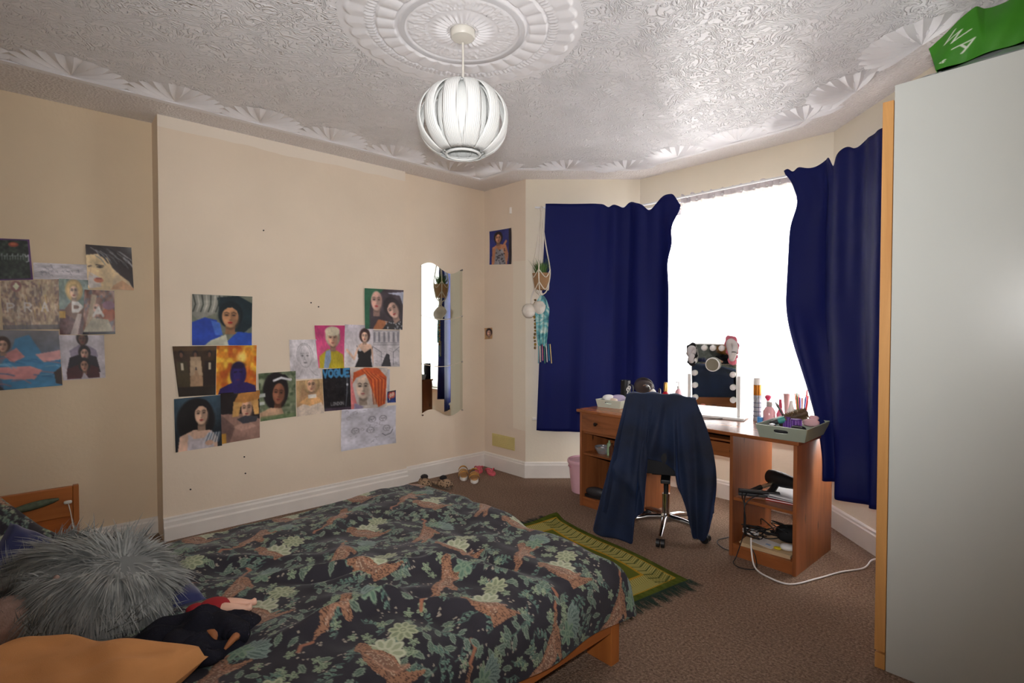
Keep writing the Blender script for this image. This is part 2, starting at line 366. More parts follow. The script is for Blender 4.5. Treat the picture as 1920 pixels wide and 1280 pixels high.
# fan mouldings: fluted half rosettes opening into the room
nf = 11; th = np.linspace(0, math.pi, nf * 8 + 1); rr = np.linspace(.015, 1, 7)
TH, RR = np.meshgrid(th, rr); ph = TH / math.pi * nf; saw = np.abs((ph % 1) - .5) * 2
rad = RR * (.26 - .012 * saw)
hh = (.003 + .024 * (1 - saw) * np.minimum(1, RR * 1.4)) * (1 - .75 * RR ** 4)
hh = np.where(RR > .99, 0.0, hh)
P = np.stack([rad * np.cos(TH) * 1.05, rad * np.sin(TH), -hh], -1)
mb = MB(); mb.open = True; mb.grid(P[::-1])
fan0 = mb.build('fan_moulding', M_mould, ceil, smooth=True, sharp=25)
fans = [(-3.79, -.30, -90), (-3.79, .19, -90), (-3.79, .68, -90), (-3.79, 1.17, -90), (-3.79, 1.66, -90), (-3.79, 2.18, -90), (-3.80, 2.74, -90), (-3.50, 3.09, -170),
        (-3.08, 3.47, -133), (-2.73, 3.855, -150), (-2.25, 3.885, 180), (-1.76, 3.885, 180), (-1.285, 3.84, 170), (-.93, 3.60, 133), (-.56, 3.25, 140)]
for i, (x, y, a) in enumerate(fans):
    o = fan0 if i == 0 else fan0.copy()
    if i: COL.objects.link(o); o.parent = ceil
    o.location = (x, y, H - .001); o.rotation_euler.z = R(a)
# ceiling rose: concentric rings of petals, one relief surface
nth, nr = 360, 90
r = np.concatenate([np.linspace(.06, .56, nr)]); TH, RR = np.meshgrid(np.linspace(0, 2 * math.pi, nth + 1), r)
def ring(a, b, e=.008): return sm(a, a + e, RR) * (1 - sm(b - e, b, RR))
def flute(n, ph=0): return np.abs(((TH * n / (2 * math.pi) + ph) % 1) - .5) * 2
z = .008 * ring(.05, .30)
z += .010 * ring(.07, .16) * (1 - flute(30)) * (1 - sm(.10, .16, RR))
z += .006 * ring(.165, .255) * vnoise(nr, nth + 1, (40, 160))
for rc in (.268, .280, .292): z += .009 * np.exp(-((RR - rc) / .0035) ** 2)
z += .016 * ring(.305, .40 + 0, .01) * (.45 + .55 * (1 - flute(28) ** 2))
z += .012 * ring(.40, .445, .005) * (.4 + .6 * (np.abs(np.sin(TH * 56)) > .5))
edge = .535 - .022 * flute(32, .5) ** 2
z += .011 * sm(.44, .45, RR) * (1 - sm(-.012, 0.0, RR - edge)) * (.55 + .45 * (1 - flute(32, .5)))
P = np.stack([RR * np.cos(TH), RR * np.sin(TH), -z], -1); mb = MB(); mb.open = True; mb.grid(P[:, ::-1])
rose = mb.build('trim_3', M_mould, smooth=True, sharp=0, loc=(-1.985, 1.512, H - .0005)); struct(rose, 'large white ceiling rose moulded with rings of petals')

# walls
struct(MB().prism([(-4.6, YB), (XL, YB), (XL, Y0), (-4.6, Y0)], 0, H).build('wall_left_recess', M_wallR))
wl = struct(MB().prism([(-4.6, Y0), (XB, Y0), (XB, Y1), (XR, Y1), (XR, YF), (-4.6, YF)], 0, H).build('wall_left', M_wall))
M_nail = mat('dark_nail', (40, 34, 30), .5, .5)
for y, z in ((1.275, 2.117), (1.679, 1.57), (1.127, .474), (.788, .308), (1.133, .353), (1.62, 1.60)):
    MB().cyl((XB - .01, y, z), (XB + .006, y, z), .006, .005, 8).build('nail', M_nail, wl)
struct(MB().prism([(-4.6, YF), (BAY[0][0], YF), (BAY[0][0], 3.62), (-4.6, 3.62)], 0, H).build('wall_front', M_front))
def seg(p, q, w=.14):
    p = Vector((*p, 0)); q = Vector((*q, 0)); d = (q - p); L = d.length; d.normalize(); return Matrix.Translation(p) @ Matrix.Rotation(math.atan2(d.y, d.x), 4, 'Z'), L
ZS, ZH = .57, 2.46
M_glass = NT('window_glass'); gt = M_glass; tr = gt.n('ShaderNodeBsdfTransparent'); gl = gt.n('ShaderNodeBsdfGlossy', Roughness=.02); mixs = gt.n('ShaderNodeMixShader'); mixs.inputs[0].default_value = .06
gt.l(tr.outputs[0], mixs.inputs[1]); gt.l(gl.outputs[0], mixs.inputs[2]); gt.l(mixs.outputs[0], gt.out.inputs[0]); M_glass = gt.m
M_upvc = mat('white_frame', (236, 236, 236), .3, var=.02)
for i, side in enumerate(('left', 'middle', 'right')):
    M, L = seg(BAY[i], BAY[i + 1]); j = .10; T = .14
    mb = MB(); ea = 0 if i == 0 else .0; eb = 0
    ja = .30 if i == 0 else j
    mb.box(0, 0, 0, L, T, ZS, M).box(0, 0, ZH, L, T, H, M).box(0, 0, ZS, ja, T, ZH, M).box(L - j, 0, ZS, L, T, ZH, M)
    struct(mb.build('wall_bay_' + side, M_bay))
    w = thing('window_%d' % (i + 1), '', ''); del w['category']; w['label'] = 'white framed window in the %s of the bay' % side; w['kind'] = 'structure'
    fr = MB(); a, b = ja, L - j; f = .055; y0, y1 = .06, .12
    zt2 = ZH - .5
    fr.box(a, y0, ZS, a + f, y1, ZH, M).box(b - f, y0, ZS, b, y1, ZH, M).box(a + f, y0, ZS, b - f, y1, ZS + f, M).box(a + f, y0, ZH - f, b - f, y1, ZH, M)
    if L < 1.3: fr.box(a + f, y0, zt2, b - f, y1, zt2 + f, M)
    bars = [] if L < 1.3 else [(a + b) / 2]
    for xm in bars: fr.box(xm - .03, y0, ZS + f, xm + .03, y1, ZH - f, M)
    fr.build('window_frame', M_upvc, w)
    xs = [a + f] + [q for xm in bars for q in (xm - .03, xm + .03)] + [b - f]
    for k in range(0, len(xs), 2):
        for z0, z1 in (((ZS + f, zt2), (zt2 + f, ZH - f)) if L < 1.3 else ((ZS + f, ZH - f),)):
            MB().box(xs[k], .088, z0, xs[k + 1], .092, z1, M).build('pane', M_glass, w)
    MB().box(j - .04, -.035, ZS - .025, L - j + .04, .06, ZS, M).build('window_sill', M_white, w, bevel=.006)
struct(MB().prism([(BAY[3][0], YF), (XRN, YF), (XRN, 1.9), (XRW, 1.9), (XRW, YB), (XRW + .15, YB), (XRW + .15, 3.6), (BAY[3][0], 3.6)], 0, H).build('wall_right', M_grey))
struct(MB().prism([(-4.6, YB - .15), (XRW + .15, YB - .15), (XRW + .15, YB), (-4.6, YB)], 0, H).build('wall_back', M_grey))

# skirting boards: tall board with a stepped top
def skirt(name, pts, h=.15, th=.02, double=False):
    mb = MB(); n = len(pts)
    prof = [(0, 0), (th, 0), (th, h - .03), (th * .75, h - .022), (th * .7, h - .008), (th * .35, h), (0, h)]
    if double: prof = [(0, 0), (th + .012, 0), (th + .012, .085), (th, .095), (th, h - .03), (th * .6, h - .018), (th * .6, h - .006), (0, h)]
    rows = []
    for d, z in prof:
        o2 = offs(pts, d) if d else [Vector(p) for p in pts]
        rows.append([(q[0], q[1], z) for q in o2])
    mb.grid(np.array(rows)); mb.f.append(tuple(k * n for k in range(len(prof)))); mb.f.append(tuple(k * n + n - 1 for k in range(len(prof)))[::-1])
    return struct(mb.build(name, M_white))
skirt('baseboard_left_recess', [(XL, YB), (XL, Y0)], h=.11)
# unseen boards added outside the bay to shade the top of the net curtain
shade_mb = MB()
for i in range(3):
    M, L = seg(BAY[i], BAY[i + 1]); shade_mb.box(-.15, .141, 2.50, L + .15, .62, 2.56, M)
struct(shade_mb.build('added_shade_boards', M_white), 'unseen boards added outside to shade the top of the bay window')
skirt('baseboard_left', [(XB, Y0), (XB, Y1 + .0)], double=True)
skirt('baseboard_corner', [(XR, Y1 + .002), (XR, YF), BAY[0], BAY[1]])
skirt('baseboard_front', [BAY[1], BAY[2]])
skirt('baseboard_right', [BAY[2], BAY[3], (XRN, YF)])
# pale vent cover low on the front wall
vp = thing('vent_cover', 'pale yellow blanking plate low on wall beside the bay', 'vent', (-3.838, YF - .001, .228))
M_vent = mat('yellowed_plastic', (212, 196, 132), .5, var=.05)
MB().box(-.165, -.008, 0, .165, .001, .125).build('plate', M_vent, vp, bevel=.003)
for k in range(6): MB().box(-.15, -.011, .014 + k * .018, .15, -.007, .022 + k * .018).build('slat', M_vent, vp)

# ================================================================== PENDANT LAMP
M_shade = NT('white_pleated_shade'); t = M_shade; v = t.coords((1, 1, 1))
t.b.inputs['Base Color'].default_value = rgb(246, 248, 246); t.b.inputs['Roughness'].default_value = .5
t.b.inputs['Subsurface Weight'].default_value = .0
tc = t.n('ShaderNodeTexCoord'); gr = t.n('ShaderNodeTexGradient', gradient_type='RADIAL'); t.l(tc.outputs['Object'], gr.inputs[0]); mu = t.n('ShaderNodeMath', operation='MULTIPLY'); mu.inputs[1].default_value = 900.0; t.l(gr.outputs['Fac'], mu.inputs[0]); sn = t.n('ShaderNodeMath', operation='SINE'); t.l(mu.outputs[0], sn.inputs[0]); t.bump(sn.outputs[0], .35, .003); M_shade = t.m
M_plast = mat('white_plastic', (226, 222, 212), .4, var=.02)
LX, LY = -1.985, 1.512
lamp = thing('pendant_lamp', 'white globe pendant lamp of curved slats hanging from the ceiling rose', 'lamp', (LX, LY, 2.19))
MB().lathe([(0, .60), (.056, .60), (.058, .595), (.058, .568), (.052, .560), (0, .558)], n=32).build('ceiling_cap', M_plast, lamp, smooth=True)
MB().tube([(0, 0, .54), (.002, 0, .45), (0, 0, .34)], .0045, 8).build('cord', M_plast, lamp, smooth=True)
MB().lathe([(0, .352), (.03, .352), (.03, .30), (.022, .26), (.018, .26), (0, .26)], n=20).build('lamp_holder', M_plast, lamp, smooth=True)
def strip(ang, Rm, zc, rz, wid, gap, a0, a1, twist=0.0):
    """one curved slat from the top ring to the bottom ring, narrower in the middle"""
    rows = []
    for i in range(19):
        u = i / 18; a = a0 + (a1 - a0) * u
        rad = Rm * math.sin(a) ** .85; z = zc + rz * math.cos(a)
        w = wid * (1 - gap * math.sin(math.pi * u) ** 1.5) * rad
        row = []
        for k in range(7):
            s = (k / 6 - .5); rr = rad + (.006 * math.cos(s * math.pi * 1.0)) + (.0012 if k % 2 else 0)
            an = ang + s * w / max(rad, .03) + twist * (u - .5)
            row.append((rr * math.cos(an), rr * math.sin(an), z))
        rows.append(row)
    return MB().grid(np.array(rows))
for k in range(12):
    strip(2 * math.pi * (k + .2) / 12, .208, .178, .172, .56, .44, .30, math.pi - .44).build('slat', M_shade, lamp, smooth=True, sharp=0, solid=.0016)
for k in range(12):
    strip(2 * math.pi * (k + .7) / 12, .165, .180, .165, .50, .10, .30, math.pi - .46).build('inner_slat', M_shade, lamp, smooth=True, sharp=0, solid=.0014)
MB().tube([(.078 * math.cos(a), .078 * math.sin(a), .022) for a in np.linspace(0, 2 * math.pi, 40)[:-1]], .006, 8, True).build('bottom_ring', M_shade, lamp, smooth=True)
MB().lathe([(.03, .345), (.07, .338), (.072, .344), (.03, .352)], n=32).build('top_ring', M_shade, lamp, smooth=True)

# ================================================================== CURTAINS
def curtain_mat(name, c, rough, sheen):
    t = NT(name); v = t.coords((1, 1, .25)); nz = t.n('ShaderNodeTexNoise', Scale=700.0, Detail=1.0); t.l(v, nz.inputs['Vector'])
    t.b.inputs['Base Color'].default_value = rgb(*c); t.b.inputs['Roughness'].default_value = rough; t.b.inputs['Sheen Weight'].default_value = sheen
    t.b.inputs['Sheen Roughness'].default_value = .4; t.b.inputs['Specular IOR Level'].default_value = .2
    t.bump(nz.outputs['Fac'], .15, .001); MATS[name] = t.m; return t.m
M_navy = curtain_mat('navy_satin_cloth', (9, 20, 84), .62, .0)
def polyat(P, u):
    P = np.array(P, float); d = np.r_[0, np.cumsum(np.hypot(*np.diff(P, axis=0).T))]; s = u * d[-1]
    return np.stack([np.interp(s, d, P[:, 0]), np.interp(s, d, P[:, 1])], -1)
def drape(top, bot, ztop, zbot, folds, nu=240, nv=70, mix=lambda v: v, amp=(.018, .045), shift=None):
    u = np.linspace(0, 1, nu); T = polyat(top, u); B = polyat(bot, u); rows = []
    tan = np.gradient(T, axis=0); tan /= np.hypot(*tan.T)[:, None] + 1e-9
    k = np.ones(21) / 21
    for c in (0, 1): tan[:, c] = np.convolve(np.pad(tan[:, c], 10, 'edge'), k, 'valid')
    nrm = np.stack([tan[:, 1], -tan[:, 0]], -1)
    for v in np.linspace(0, 1, nv):
        m = mix(v); xy = T * (1 - m) + B * m; off = folds(u, v) * (amp[0] + (amp[1] - amp[0]) * v)
        zt = ztop(u); zb = zbot(u); z = zt * (1 - v) + zb * v
        q = xy + nrm * off[:, None]
        if shift is not None: q = q + tan * shift(u, v)[:, None]
        rows.append(np.c_[q, z])
    return np.array(rows)
# left curtain: covers the left bay window and turns onto the middle one
topL = [(-3.33, 3.475), (-2.90, 3.955), (-2.80, 4.03), (-2.42, 4.07)]
botL = [(-3.40, 3.43), (-3.10, 3.72), (-2.72, 3.98), (-2.40, 4.04)]
fl_ = lambda u, v: .9 * np.sin(u * 2 * math.pi * 3.1 + .4 + .8 * np.sin(u * 6)) * (.25 + .75 * sm(.15, .6, u)) + .35 * np.sin(u * 2 * math.pi * 8 + 2) * (1 - v) ** 2 * sm(.3, .5, u) + .12 * np.sin(u * 2 * math.pi * 6.4 + 1) * v
ztL = lambda u: 2.535 + .012 * np.sin(u * 40) * sm(.45, .6, u) - .03 * np.exp(-((u - .62) / .03) ** 2) - .10 * np.exp(-((u - .83) / .05) ** 2) - .03 * np.exp(-((u - .5) / .03) ** 2) + .03 * np.exp(-((u - .93) / .03) ** 2) - .1 * sm(.955, 1, u)
shL = lambda u, v: .10 * sm(.9, 1, u) * np.exp(-(v / .07) ** 2) - .02 * sm(.9, 1, u) * np.exp(-((v - .2) / .1) ** 2) + .04 * sm(.9, 1, u) * np.exp(-((v - .16) / .06) ** 2)
mb = MB(); mb.open = True; mb.grid(drape(topL, botL, ztL, lambda u: .465 - .012 * np.sin(u * 7) + 0 * u, fl_, shift=shL))
cu = thing('navy_curtain', 'navy blue curtain drawn over the left side of the bay window', 'curtain', (0, 0, 0), group='navy blackout curtains')
mb.build('panel', M_navy, cu, smooth=True, sharp=0, solid=.003)
# right curtain: pushed forward by the desk at its foot
topR = [(-1.45, 4.09), (-1.22, 4.06), (-.95, 3.80), (-.60, 3.46)]
botR = [(-1.02, 3.45), (-.92, 3.36), (-.84, 3.33), (-.60, 3.31)]
fr_ = lambda u, v: .85 * np.sin(u * 2 * math.pi * 3.0 + 1.0 + .6 * np.sin(u * 7)) + .3 * np.sin(u * 2 * math.pi * 8 + 2) * (1 - v) ** 2
ztR = lambda u: 2.55 + .018 * np.sin(u * 34) * (1 - sm(.5, .6, u)) - .05 * np.exp(-((u - .30) / .035) ** 2) - .035 * np.exp(-((u - .05) / .02) ** 2)
shR = lambda u, v: -.05 * (1 - sm(0, .25, u)) * np.exp(-(v / .03) ** 2) + .05 * (1 - sm(0, .3, u)) * np.exp(-((v - .12) / .06) ** 2) - .02 * (1 - sm(0, .3, u)) * np.exp(-((v - .5) / .2) ** 2)
mb = MB(); mb.open = True; mb.grid(drape(topR, botR, ztR, lambda u: .505 - .07 * sm(.18, .34, u), fr_, mix=lambda v: float(sm(.45, .97, v)), shift=shR))
cu = thing('navy_curtain', 'navy blue curtain hanging between the desk and the tall wardrobe', 'curtain', (0, 0, 0), group='navy blackout curtains')
mb.build('panel', M_navy, cu, smooth=True, sharp=0, solid=.003)
# net curtain
t = NT('white_net'); tr = t.n('ShaderNodeBsdfTransparent'); tl = t.n('ShaderNodeBsdfTranslucent'); df = t.n('ShaderNodeBsdfDiffuse'); a1 = t.n('ShaderNodeMixShader'); a2 = t.n('ShaderNodeMixShader')
tl.inputs[0].default_value = (.93, .92, .92, 1); df.inputs[0].default_value = (.85, .83, .83, 1); a1.inputs[0].default_value = .35; a2.inputs[0].default_value = .5
v = t.coords(); nz = t.n('ShaderNodeTexNoise', Scale=500.0); t.l(v, nz.inputs['Vector'])
t.l(t.ramp(nz.outputs['Fac'], [(.3, (.45, .45, .45, 1)), (.7, (.62, .62, .62, 1))]), a2.inputs[0])
t.l(tl.outputs[0], a1.inputs[1]); t.l(df.outputs[0], a1.inputs[2]); t.l(tr.outputs[0], a2.inputs[1]); t.l(a1.outputs[0], a2.inputs[2]); t.l(a2.outputs[0], t.out.inputs[0]); M_net = t.m
fn_ = lambda u, v: np.sin(u * 2 * math.pi * 13 + 1.5 * np.sin(u * 17)) + .6 * np.sin(u * 2 * math.pi * 23 + 2 * np.sin(u * 11))
mb = MB(); mb.open = True
mb.grid(drape([(-2.36, 4.155), (-1.18, 4.155)], [(-2.36, 4.15), (-1.18, 4.15)], lambda u: 2.515 + .012 * np.sin(u * 90) * (u < .55) + .006 * np.sin(u * 151), lambda u: .60 + 0 * u, fn_, 320, 30, amp=(.014, .016)))
hd = MB(); hd.open = True
hd.grid(drape([(-2.36, 4.150), (-1.18, 4.150)], [(-2.36, 4.150), (-1.18, 4.150)], lambda u: 2.535 + .010 * np.sin(u * 90) * (u < .6) + .006 * np.sin(u * 151), lambda u: 2.475 + 0 * u, fn_, 320, 5, amp=(.016, .018)))
net = thing('net_curtain', 'sheer white net curtain hanging in the middle bay window', 'curtain')
mb.build('panel', M_net, net, smooth=True, sharp=0)
hd.build('heading_tape', mat('net_heading', (206, 198, 200), .9), net, smooth=True, sharp=0)
rail = thing('curtain_rail', 'thin white curtain wire running along the top of the bay window', 'curtain rail')
MB().tube([(-2.78, 4.17, 2.492), (-1.24, 4.17, 2.492)], .006, 8).build('rod', M_upvc, rail, smooth=True)
MB().box(-2.78, 4.178, 2.475, -2.76, 4.2005, 2.51).build('bracket', M_upvc, rail); MB().box(-1.27, 4.178, 2.475, -1.25, 4.2005, 2.51).build('bracket', M_upvc, rail)
rail = thing('curtain_track', 'white curtain track bent around the bay behind the navy curtains', 'curtain rail')
tp = [(-3.44, 3.45), (-2.84, 4.10), (-1.19, 4.10), (-.50, 3.41)]
MB().tube([(x, y, 2.515) for x, y in tp], .009, 8).build('rod', M_upvc, rail, smooth=True)
for x, y, dx, dy in ((-3.20, 3.71, -.08, .075), (-2.3, 4.10, 0, .1), (-1.6, 4.10, 0, .1), (-.86, 3.77, .08, .075)):
    MB().tube([(x, y, 2.515), (x + dx, y + dy, 2.52)], .006, 6).build('bracket', M_upvc, rail)

# ================================================================== WARDROBE
M_lam = mat('pale_grey_laminate', (214, 217, 212), .28, var=.015, scale=3, bump=.02, bscale=120, spec=.5)
M_birch = wood('birch_veneer', (226, 168, 100), (206, 144, 78), 'Z', .6, .4, knots=False)
w = thing('wardrobe', 'tall pale grey wardrobe with birch doors beside the bay window', 'wardrobe', (-.523, 2.547, 0))
wy = .80
MB().box(0, 0, 0, .58, .018, 2.36).build('side_panel', M_lam, w, bevel=.001); MB().box(0, wy - .018, 0, .58, wy, 2.36).build('side_panel', M_lam, w)
MB().box(0, .018, 2.342, .58, wy - .018, 2.36).build('top_panel', M_lam, w); MB().box(0, .018, .06, .57, wy - .018, .078).build('bottom_panel', M_lam, w)
MB().box(.57, .018, .078, .58, wy - .018, 2.342).build('back_panel', M_lam, w); MB().box(.02, .018, 0, .04, wy - .018, .06).build('plinth', M_birch, w)
for k in range(2):
    d = MB().box(-.040, .002 + k * .4, .072, -.003, .396 + k * .4, 2.305).build('door', M_birch, w, bevel=.0015)
    MB().tube([(-.04, .36 if k == 0 else .44, 1.0), (-.06, .36 if k == 0 else .44, 1.02), (-.06, .36 if k == 0 else .44, 1.13), (-.04, .36 if k == 0 else .44, 1.15)], .005, 8).build('handle', mat('steel', (190, 190, 190), .3, 1), d, smooth=True)
for k in range(2): MB().box(-.038, .002 + k * .4, 0.0, -.003, .396 + k * .4, .062).build('plinth_front', M_birch, w, bevel=.001)

# ================================================================== DESK (pine, two pedestals)
DA = (-2.681, 3.192); DR = R(-1.5); DT = .767
def dw(s, tt, z=DT): c, n = math.cos(DR), math.sin(DR); return (DA[0] + s * c - tt * n, DA[1] + s * n + tt * c, z)
PN1, PN2 = (148, 88, 50), (108, 60, 32)
M_pX = wood('pine_long', PN1, PN2, 'X', .8, .27); M_pZ = wood('pine_upright', PN1, PN2, 'Z', .8, .42); M_pY = wood('pine_deep', PN1, PN2, 'Y', .8, .42)
dk = thing('desk', 'pine desk with two pedestals standing in the bay window', 'desk', (DA[0], DA[1], 0), DR)
DD = .56; th = .02
MB().box(-.012, -.03, DT - .022, 1.628, DD + .012, DT).build('tabletop', M_pX, dk, bevel=.004)
LW = .46
for x in (0, LW - th, 1.222, 1.61 - th): MB().box(x, 0, 0, x + th, DD, DT - .022).build('side_panel', M_pZ, dk, bevel=.0015)
zb = DT - .022
d1 = MB().box(th + .002, -.004, zb - .15, LW - th - .002, .016, zb - .004).build('drawer', M_pX, dk, bevel=.004)
M_knob = mat('dark_metal_knob', (52, 44, 38), .4, .7)
MB().lathe([(0, 0), (.008, 0), (.008, .012), (.015, .02), (.012, .028), (0, .03)], n=16, M=Matrix.Rotation(R(90), 4, 'X')).build('knob', M_knob, d1, smooth=True, loc=(.175, -.004, zb - .077))
MB().box(th, .02, zb - .17, LW - th, DD, zb - .155).build('drawer_rail', M_pX, dk)
MB().box(th, .02, .405, LW - th, DD - .02, .423).build('shelf', M_pX, dk, bevel=.002)
MB().box(th, .01, .055, LW - th, DD - .02, .073).build('base_shelf', M_pX, dk, bevel=.002)
MB().box(th, .015, 0, LW - th, .03, .055).build('plinth', M_pX, dk)
MB().box(th, DD - .02, .0, LW - th, DD - .008, zb).build('back_panel', mat('hardboard', (150, 96, 56), .6), dk)
MB().box(1.242, .01, .345, 1.59, DD - .01, .363).build('shelf', M_pX, dk, bevel=.002)
MB().box(1.242, .008, .055, 1.59, DD - .01, .075).build('base_shelf', M_pX, dk, bevel=.002)
MB().box(1.242, .012, 0, 1.59, .027, .055).build('plinth', M_pX, dk)
MB().box(LW, .13, zb - .075, 1.222, .5, zb - .062).build('sliding_tray', M_pX, dk, bevel=.002)
MB().box(LW, .15, zb - .18, 1.222, .168, zb - .09).build('drawer_front', M_pX, dk, bevel=.003)
MB().lathe([(0, 0), (.008, 0), (.008, .012), (.014, .02), (.011, .028), (0, .03)], n=16, M=Matrix.Rotation(R(90), 4, 'X')).build('knob', M_knob, dk, smooth=True, loc=(1.17, .15, zb - .13))
MB().box(LW, DD - .04, zb - .25, 1.222, DD - .022, zb).build('modesty_panel', M_pX, dk)

# ================================================================== OFFICE CHAIR + THROW
M_chrome = mat('chrome', (210, 212, 215), .12, 1.0, var=.02); M_blk = mat('black_plastic', (24, 24, 26), .45, var=.1); M_blkf = mat('black_chair_cloth', (26, 26, 30), .8, bump=.3, bscale=500)
HUB = (-1.92, 3.20); CT = R(30); ct = Vector((math.cos(CT), math.sin(CT))); cn = Vector((ct.y, -ct.x))
ch = thing('office_chair', 'black swivel office chair with chrome star base pushed under the desk', 'chair', (HUB[0], HUB[1], 0), CT)
# local axes: +x along the back, -y toward the camera side
bx = MB()
rows = []
for i in range(15):
    z = .46 + .50 * i / 14; e = min(1, min(i, 14 - i) / 3); wv = .20 * (.80 + .20 * math.sin(math.pi * .5 * e)) - .02 * (i / 14)
    rows.append([( wv * math.sin(a) if abs(a) < 9 else 0, -.235 - .028 * math.copysign(abs(math.cos(a)) ** .5, math.cos(a)) * (.4 + .6 * e) - .03 * (abs(math.sin(a)) ** 2) * -1, z) for a in np.linspace(0, 2 * math.pi, 33)])
b = MB().grid(np.array(rows)); b.f.append(tuple(range(32))); b.f.append(tuple(range(14 * 33, 14 * 33 + 32))); b.build('backrest', M_blkf, ch, smooth=True, sharp=60)
MB().box(-.225, -.21, .445, .225, .22, .515).build('seat', M_blkf, ch, bevel=.03)
MB().box(-.03, -.245, .40, .03, .05, .425).build('back_bracket', M_blk, ch, bevel=.005)
MB().box(-.09, -.09, .415, .09, .09, .446).build('seat_plate', M_blk, ch)
MB().cyl((0, 0, .11), (0, 0, .27), .026, .026, 20).build('gas_column', M_chrome, ch, smooth=True); MB().cyl((0, 0, .26), (0, 0, .42), .016, .016, 20).build('piston', M_blk, ch, smooth=True)
MB().lathe([(0, .075), (.036, .08), (.04, .12), (.03, .135), (0, .135)], n=24).build('hub', M_chrome, ch, smooth=True)
a0 = math.atan2(2.955 - HUB[1], -1.81 - HUB[0]) - CT
for k in range(5):
    a = a0 + 2 * math.pi * k / 5; c, s = math.cos(a), math.sin(a)
    pts = [(c * q, s * q, z) for q, z in ((.02, .11), (.12, .105), (.22, .088), (.29, .068))]
    MB().tube(pts, [.021, .019, .016, .012], 10).build('leg', M_chrome, ch, smooth=True)
    MB().cyl((c * .275, s * .275, .045), (c * .275, s * .275, .075), .007, n=8).cyl((c * .275 + s * .026, s * .275 - c * .026, .027), (c * .275 + s * .004, s * .275 - c * .004, .027), .027, n=18).cyl((c * .275 - s * .026, s * .275 + c * .026, .027), (c * .275 - s * .004, s * .275 + c * .004, .027), .027, n=18).build('caster', M_blk, ch, smooth=True)
# throw: ruled between the top of the backrest and its ragged lower hem
t = NT('blue_velvet_throw'); v = t.coords(); n1 = t.n('ShaderNodeTexNoise', Scale=4.0, Detail=2.0, Distortion=.5); t.l(v, n1.inputs['Vector']); n2 = t.n('ShaderNodeTexNoise', Scale=350.0); t.l(v, n2.inputs['Vector'])
t.l(t.ramp(n1.outputs['Fac'], [(.3, rgb(6, 17, 38)), (.7, rgb(11, 33, 68))]), t.b.inputs['Base Color']); t.b.inputs['Roughness'].default_value = .8
t.b.inputs['Sheen Weight'].default_value = .35; t.b.inputs['Sheen Roughness'].default_value = .3; t.b.inputs['Sheen Tint'].default_value = rgb(60, 110, 190); t.bump(n2.outputs['Fac'], .5, .003); M_throw = t.m
bu = [0, .035, .065, .10, .16, .20, .25, .30, .36, .41, .45, .55, .65, .70, .76, .82, .91, 1]
ba = [-.385, -.345, -.45, -.455, -.34, -.26, -.20, -.20, -.125, -.165, -.172, -.06, .06, .075, .13, .17, .235, .288]
bz = [.22, .165, .10, .06, .03, .015, .010, .158, .238, .44, .585, .555, .515, .40, .27, .09, .085, .25]
nu, nv = 200, 110; u = np.linspace(0, 1, nu); BA = np.interp(u, bu, ba); BZ = np.interp(u, bu, bz)
k = np.ones(5) / 5; BA[2:-2] = np.convolve(BA, k, 'valid'); BZ[2:-2] = np.convolve(BZ, k, 'valid')
rows = []
for i in range(nv):
    v = (i - 22) / (nv - 23)
    ta = -.245 + .425 * u; tz = .985 - .02 * np.abs(2 * u - 1) ** 4 - .014 * u
    if v < 0:   # over the top and down the far side
        d = -v / .205; a = ta * (1 + .04 * d); n = .045 - np.sin(np.minimum(d * 4, 1) * math.pi / 2) * .09; z = tz - .30 * np.maximum(0, d - .12) + .006 * np.sin(u * 20)
    else:
        a = ta * (1 - v) + BA * v; z = tz * (1 - v) + BZ * v
        bul = .055 * np.sin(math.pi * np.clip(v, 0, 1)) ; a = a + bul * (sm(.75, 1, u)) - .01 * np.sin(math.pi * v) * (1 - sm(0, .2, u))
        side = np.abs(2 * u - 1) ** 3
        n = .045 + .012 * np.sin(u * 27 + 3 * v) * v + .026 * np.sin(u * 47 + 2) * v ** 1.3 + .005 * np.sin(u * 83 + 4 * v) * v + .03 * (1 - (1 - v) ** 2) * (.3 + side) + .015 * np.sin(9 * v + 15 * u) * v
        n = n + .018 * (sm(.27, .3, u) - sm(.36, .42, u)) * v
        n = n + .02 * np.exp(-((v - .55 - .9 * (u - .15)) / .05) ** 2) * (1 - sm(.28, .4, u))
    n = n + .0  ; bend = -.05 * np.clip(np.abs(ta) - .1, 0, 1) * (1 - max(v, 0))
    z = np.maximum(z, .008)
    q = np.array(HUB)[None, :] + np.outer(a, ct) + np.outer(.235 + n + bend * 0, cn)
    rows.append(np.c_[q, z])
mb = MB(); mb.open = True; mb.grid(np.array(rows)); o = mb.build('throw_blanket', M_throw, smooth=True, sharp=0, solid=.008)
tag(o, 'dark blue velvety throw draped over the back of the office chair', 'blanket')

# ================================================================== BED
M_bedw = wood('honey_bed_wood', (172, 102, 48), (150, 82, 36), 'Y', .6, .4, knots=False); M_bedz = wood('honey_bed_wood_upright', (172, 102, 48), (150, 82, 36), 'Z', .6, .4, knots=False)
BX0, BX1, BY0, BY1 = -2.86, -1.294, -.20, 1.80
bed = thing('bed', 'low honey-coloured wooden double bed frame', 'bed', (0, 0, 0))
for x in (BX0, BX1 - .13):
    MB().box(x, BY1 - .055, 0, x + .13, BY1, .285).build('leg', M_bedz, bed, bevel=.003); MB().box(x, BY0, 0, x + .13, BY0 + .055, .285).build('leg', M_bedz, bed, bevel=.003)
for x in (BX0, BX1 - .028): MB().box(x, BY0 + .055, .14, x + .028, BY1 - .055, .262).build('side_rail', M_bedw, bed, bevel=.003)
for y in (BY0 + .01, BY1 - .04): MB().box(BX0 + .13, y, .14, BX1 - .13, y + .028, .262).build('end_rail', M_bedw, bed, bevel=.003)
